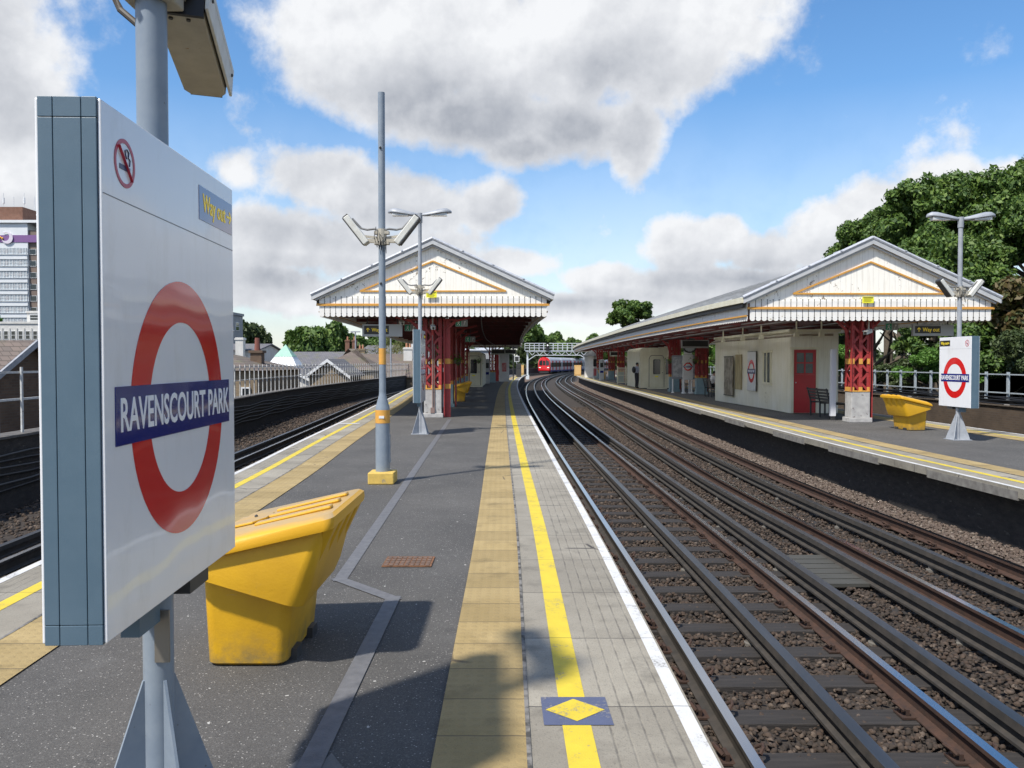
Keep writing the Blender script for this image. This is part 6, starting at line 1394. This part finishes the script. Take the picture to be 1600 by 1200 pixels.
# ================================================================ trees
def crown_mesh(name, R, nl, leaf, m, seed, clumps=60, squash=.8, shell=.62):
    r = np.random.default_rng(seed); nb = 11; B = r.normal(size=(nb, 3)); B /= np.linalg.norm(B, axis=1)[:, None]; B[:, 2] = np.where(B[:, 2] < -.25, -B[:, 2], B[:, 2]); B *= np.array([1, 1, squash])*R*r.uniform(.42, .66, nb)[:, None]; br = R*r.uniform(.28, .44, nb)
    bi = r.integers(0, nb, clumps); C = r.normal(size=(clumps, 3)); C /= np.linalg.norm(C, axis=1)[:, None]; C[:, 2] = np.where(C[:, 2] < -.5, -C[:, 2], C[:, 2]); C = B[bi] + C*(br[bi]*r.uniform(.45, 1, clumps)**.5)[:, None]*np.array([1, 1, .85]); cr_ = (.05+.15*r.uniform(0, 1, clumps)**1.6)*R*(70/max(clumps, 40))**.2
    ci = r.choice(clumps, nl, p=cr_**2/np.sum(cr_**2)); d = r.normal(size=(nl, 3)); d /= np.linalg.norm(d, axis=1)[:, None]; rad = r.uniform(shell, 1.06, nl)
    P = C[ci] + d*(cr_[ci]*rad*1.15)[:, None]*np.array([1, 1, .8]); P += r.normal(size=(nl, 3))*R*.012
    n = d*.7 + r.normal(size=(nl, 3))*.55 + np.array([0, 0, .25]); n /= np.linalg.norm(n, axis=1)[:, None]
    a_ = np.cross(n, r.normal(size=(nl, 3))); a_ /= np.linalg.norm(a_, axis=1)[:, None]; b_ = np.cross(n, a_); s = leaf*(r.uniform(.35, 1, nl)**1.5*1.9)[:, None]
    V = np.stack([P - a_*s, P - b_*s*.55 - a_*s*.1 + n*s*.15, P + a_*s, P + b_*s*.55 - a_*s*.1 + n*s*.15], 1).reshape(-1, 3)
    me = bpy.data.meshes.new(name); me.vertices.add(len(V)); me.vertices.foreach_set('co', V.ravel()); F = np.arange(len(V), dtype=np.int32); me.loops.add(len(F)); me.loops.foreach_set('vertex_index', F); me.polygons.add(nl); me.polygons.foreach_set('loop_start', np.arange(0, len(F), 4, dtype=np.int32)); me.update(calc_edges=True); me.materials.append(m); return me, C
MESH = {}
def tree(label, x, y, top, R, kind='A', m=LEAF, z0=-6.6, squash=.85, name='broadleaf_tree', cat='tree', group=None, leaf=.105, nl=72000, clumps=230, rz=None, seed=1, wide=1.0):
    key = (kind, m.name)
    if key not in MESH: MESH[key] = crown_mesh('crown', 5.0, nl, leaf, m, seed*13+hash_(kind), clumps)
    me, C = MESH[key]; zc = top - R*squash*.98; t = thing(name, label, cat, (x, y, z0), 0, group)
    o = bpy.data.objects.new('crown', me); COL.objects.link(o); o.parent = t; o.location = (0, 0, zc-z0); k = R/5; o.scale = (k*wide, k*wide, k*squash/.8); o.rotation_euler = (0, 0, rz if rz is not None else random.uniform(0, 6))
    f = MB(); hc = zc-z0; r0 = max(.12, R*.075); f.tube([(0,0,0), (.1*R*.2,0,hc*.45), (0,.1,hc*.85), (.05,0,hc+R*.35)], [r0*1.25, r0, r0*.75, r0*.2], 10)
    rr_ = random.Random(int(x*7+y))
    for q in range(9):
        a_ = rr_.uniform(0, 2*PI); e_ = R*rr_.uniform(.5, .85); h0 = hc*rr_.uniform(.5, .95); p = (0, .05, h0); f.tube([p, (e_*.45*math.cos(a_), e_*.45*math.sin(a_), h0+R*.22), (e_*math.cos(a_), e_*math.sin(a_), h0+R*rr_.uniform(.3,.6))], [r0*.5, r0*.3, r0*.08], 6)
    f.build('trunk', BARK, t); return t
def hash_(s): return sum(ord(c)*(i+1) for i, c in enumerate(s))
# big trees behind the far platform
g = 'big dark trees behind the far platform'
for i, (x, y, top, R, kd, w_) in enumerate(((25.4, 50, 12.2, 4.3, 'A', 1.0), (26.8, 47, 13.3, 5.2, 'B', 1.0), (32.5, 45, 14.3, 5.6, 'A', 1.0), (29.0, 40, 10.8, 4.6, 'B', 1.0), (24.2, 42, 9.2, 4.6, 'A', 1.05), (36.5, 40, 14.0, 5.5, 'B', 1), (21.5, 44, 6.2, 3.2, 'B', 1), (21.5, 34, 4.8, 3.4, 'A', 1.2), (27.5, 33.5, 8.0, 4.2, 'B', 1), (30.5, 58, 12.4, 5, 'A', 1), (19.9, 50, 5.2, 3.2, 'A', 1.2), (20.0, 58, 5.8, 3.6, 'B', 1.2), (19.8, 67, 4.9, 3.4, 'A', 1.2), (31.8, 34.0, 10.4, 4.6, 'A', 1))):
    lb = ['leftmost big dark tree over the ridge of the far canopy', 'second big dark tree behind the far gable', 'tallest dark tree at the upper right behind the twin lamp', 'dark tree crown right behind the twin lamp', 'lower dark tree between the far gable ridge and the lamp post', 'tall dark tree at the right edge of the photo', 'dark tree low behind the peak of the far canopy', 'dark bushy tree low behind the cream hut and red column', 'dark tree right of the far gable eave', 'farther dark tree at the back of the big tree group', 'green tree seen between the hut and the clock under the far canopy', 'green tree seen behind the clock and map boards', 'green tree seen behind the far cabin', 'dark tree above the far name sign at the right edge'][i]
    tree(lb, x, y*K, top, R, kd, LEAF, group=g, wide=w_, seed=3)
tree('light green sycamore bush right behind the far name sign', 22.3, 27.2*K, 4.6, 2.7, 'S', LEAFL, leaf=.26, nl=9000, clumps=34, group=g, squash=1.1)
tree('light green sycamore at the right edge above the pale blue railings', 24.4, 27.8*K, 5.0, 2.7, 'S', LEAFL, group=g, squash=1.05)
tree('russet tinged tree right of the far gable eave', 22.6, 30.5*K, 6.2, 2.9, 'R', LEAFR, leaf=.19, nl=16000, group=g, clumps=50)
tree('russet and green tree at the right edge over the railings', 25.6, 31.0*K, 6.6, 2.9, 'R', LEAFR, group=g)
# shrubs behind the right railings
for i in range(16):
    y = 22 + i*3.3; x = 18.6 + (i % 3)*.9; tree(f'undergrowth shrub behind the pale blue railings', x, y*K, 1.9 + (i*37 % 5)*.35, 1.9, 'H', LEAFO if i % 3 else LEAFL, name='shrub', cat='shrub', z0=-2.5, leaf=.11, nl=12000, clumps=26, group='undergrowth shrubs behind the pale blue railings', squash=.9, wide=1.15)
# behind the hut region further dark shade trees
# beyond canopies
tree('small round green tree rising over the far canopy eaves', 18.9, 118*K, 11.9, 4.2, 'C', LEAF, leaf=.24, nl=14000, seed=5)
# left background
tree('leafy tree left of the pyramid roof', -40.5, 112*K, 9.2, 5.0, 'D', LEAFO, leaf=.27, nl=15000, seed=6, squash=1.25)
tree('broad round tree right of the pyramid roof', -31.0, 118*K, 9.6, 5.6, 'E', LEAF, leaf=.27, nl=16000, seed=8, squash=1.1)
tree('lower lime green tree between the two background trees', -37.0, 135*K, 6.6, 5.0, 'D', LEAFO, squash=.9)
tree('lower tree to the right of the broad round tree', -26.0, 122*K, 7.2, 4.4, 'E', LEAF)
tree('dark tree behind the way out sign', -20.5, 125*K, 7.4, 5.2, 'D', LEAF, leaf=.27, nl=15000)
tree('dark tree at the left edge of the canopy posts', -14.0, 128*K, 7.4, 5.4, 'E', LEAF)
tree('bright green tree at the foot of the hotel tower', -112, 150*K, 12.6, 6.5, 'F', LEAFL, leaf=.42, nl=9000, clumps=40, wide=1.2)
tree('birch with yellowing leaves by the canopy edge', -13.4, 80*K, 4.3, 2.6, 'G', LEAFB, leaf=.075, nl=5200, clumps=46, squash=1.2, name='birch_tree')
tree('second yellowing birch further right by the canopy edge', -13.2, 90*K, 4.1, 2.5, 'G', LEAFB, squash=1.2, name='birch_tree')
# trees beyond the platforms, round the curve
far = [(-3.5, 205, 12.0, 6), (4.0, 224, 14.0, 6.2), (9.5, 232, 11.5, 5.4), (-11, 190, 9.5, 6), (16, 225, 9.5, 5.5), (24, 240, 9.5, 6), (33, 250, 9.5, 6), (43, 255, 10, 6.5), (54, 260, 10, 6.5), (-20, 200, 9, 6), (-3.0, 182, 6.2, 4.2), (-6.5, 172, 5.2, 4.2), (4.0, 214, 6.5, 4.2), (66, 262, 10, 7), (29, 205, 7.5, 5), (38, 200, 8, 5.5)]
for i, (x, y, top, R) in enumerate(far):
    pos = ['above the left leg of the white gantry', 'tallest above the gantry deck', 'above the middle of the gantry deck', 'left of the gantry under the canopy edge', 'right of centre behind the train', 'further right behind the train', 'behind the tail of the train', 'behind the far platform end', 'far right behind the end kiosk', 'farthest left behind the near canopy', 'low and green between the gantry leg and the red train', 'low and green left of the gantry leg', 'low beside the red cab', 'last at the far right of the line', 'behind the conical roofed kiosk', 'behind the far platform columns'][i]
    tree(f'tree beyond the platforms, {pos}', x, y, top, R, 'D' if i % 2 else 'E', LEAFO if i in (10, 11, 12) else LEAF, group='trees beyond the platforms where the line curves', squash=1.0)
# dark foliage mass on the horizon
def woods(name, pts, label, m, n, leaf):
    Ps = []
    for (x0, y0, x1, y1, h0, h1) in pts:
        k = n//len(pts); u = rng.uniform(0, 1, k); top = h0 + (h1-h0)*rng.uniform(0, 1, k)*(0.6+.4*np.sin(u*37)+.2*np.sin(u*91)); Ps.append(np.stack([x0+(x1-x0)*u + rng.normal(size=k)*1.5, y0+(y1-y0)*u + rng.normal(size=k)*4, -6 + (top+6)*rng.uniform(0, 1, k)**.5], 1))
    P = np.concatenate(Ps); n = len(P); nrm = rng.normal(size=(n, 3)); nrm /= np.linalg.norm(nrm, axis=1)[:, None]; a_ = np.cross(nrm, rng.normal(size=(n, 3))); a_ /= np.linalg.norm(a_, axis=1)[:, None]; b_ = np.cross(nrm, a_); s = leaf*rng.uniform(.6, 1.4, n)[:, None]
    V = np.stack([P-a_*s, P-b_*s*.6, P+a_*s, P+b_*s*.6], 1).reshape(-1, 3); me = bpy.data.meshes.new(name); me.vertices.add(len(V)); me.vertices.foreach_set('co', V.ravel()); F = np.arange(len(V), dtype=np.int32); me.loops.add(len(F)); me.loops.foreach_set('vertex_index', F); me.polygons.add(n); me.polygons.foreach_set('loop_start', np.arange(0, len(F), 4, dtype=np.int32)); me.update(calc_edges=True); me.materials.append(m)
    o = bpy.data.objects.new(name, me); COL.objects.link(o); tag(o, label, 'woodland', kind='stuff')
woods('distant_woods', [(-230, 330, -60, 300, 1, 6), (-80, 300, 20, 290, 2, 6), (10, 300, 140, 300, 3, 9)], 'far off band of trees along the horizon', LEAFO, 30000, 1.0)
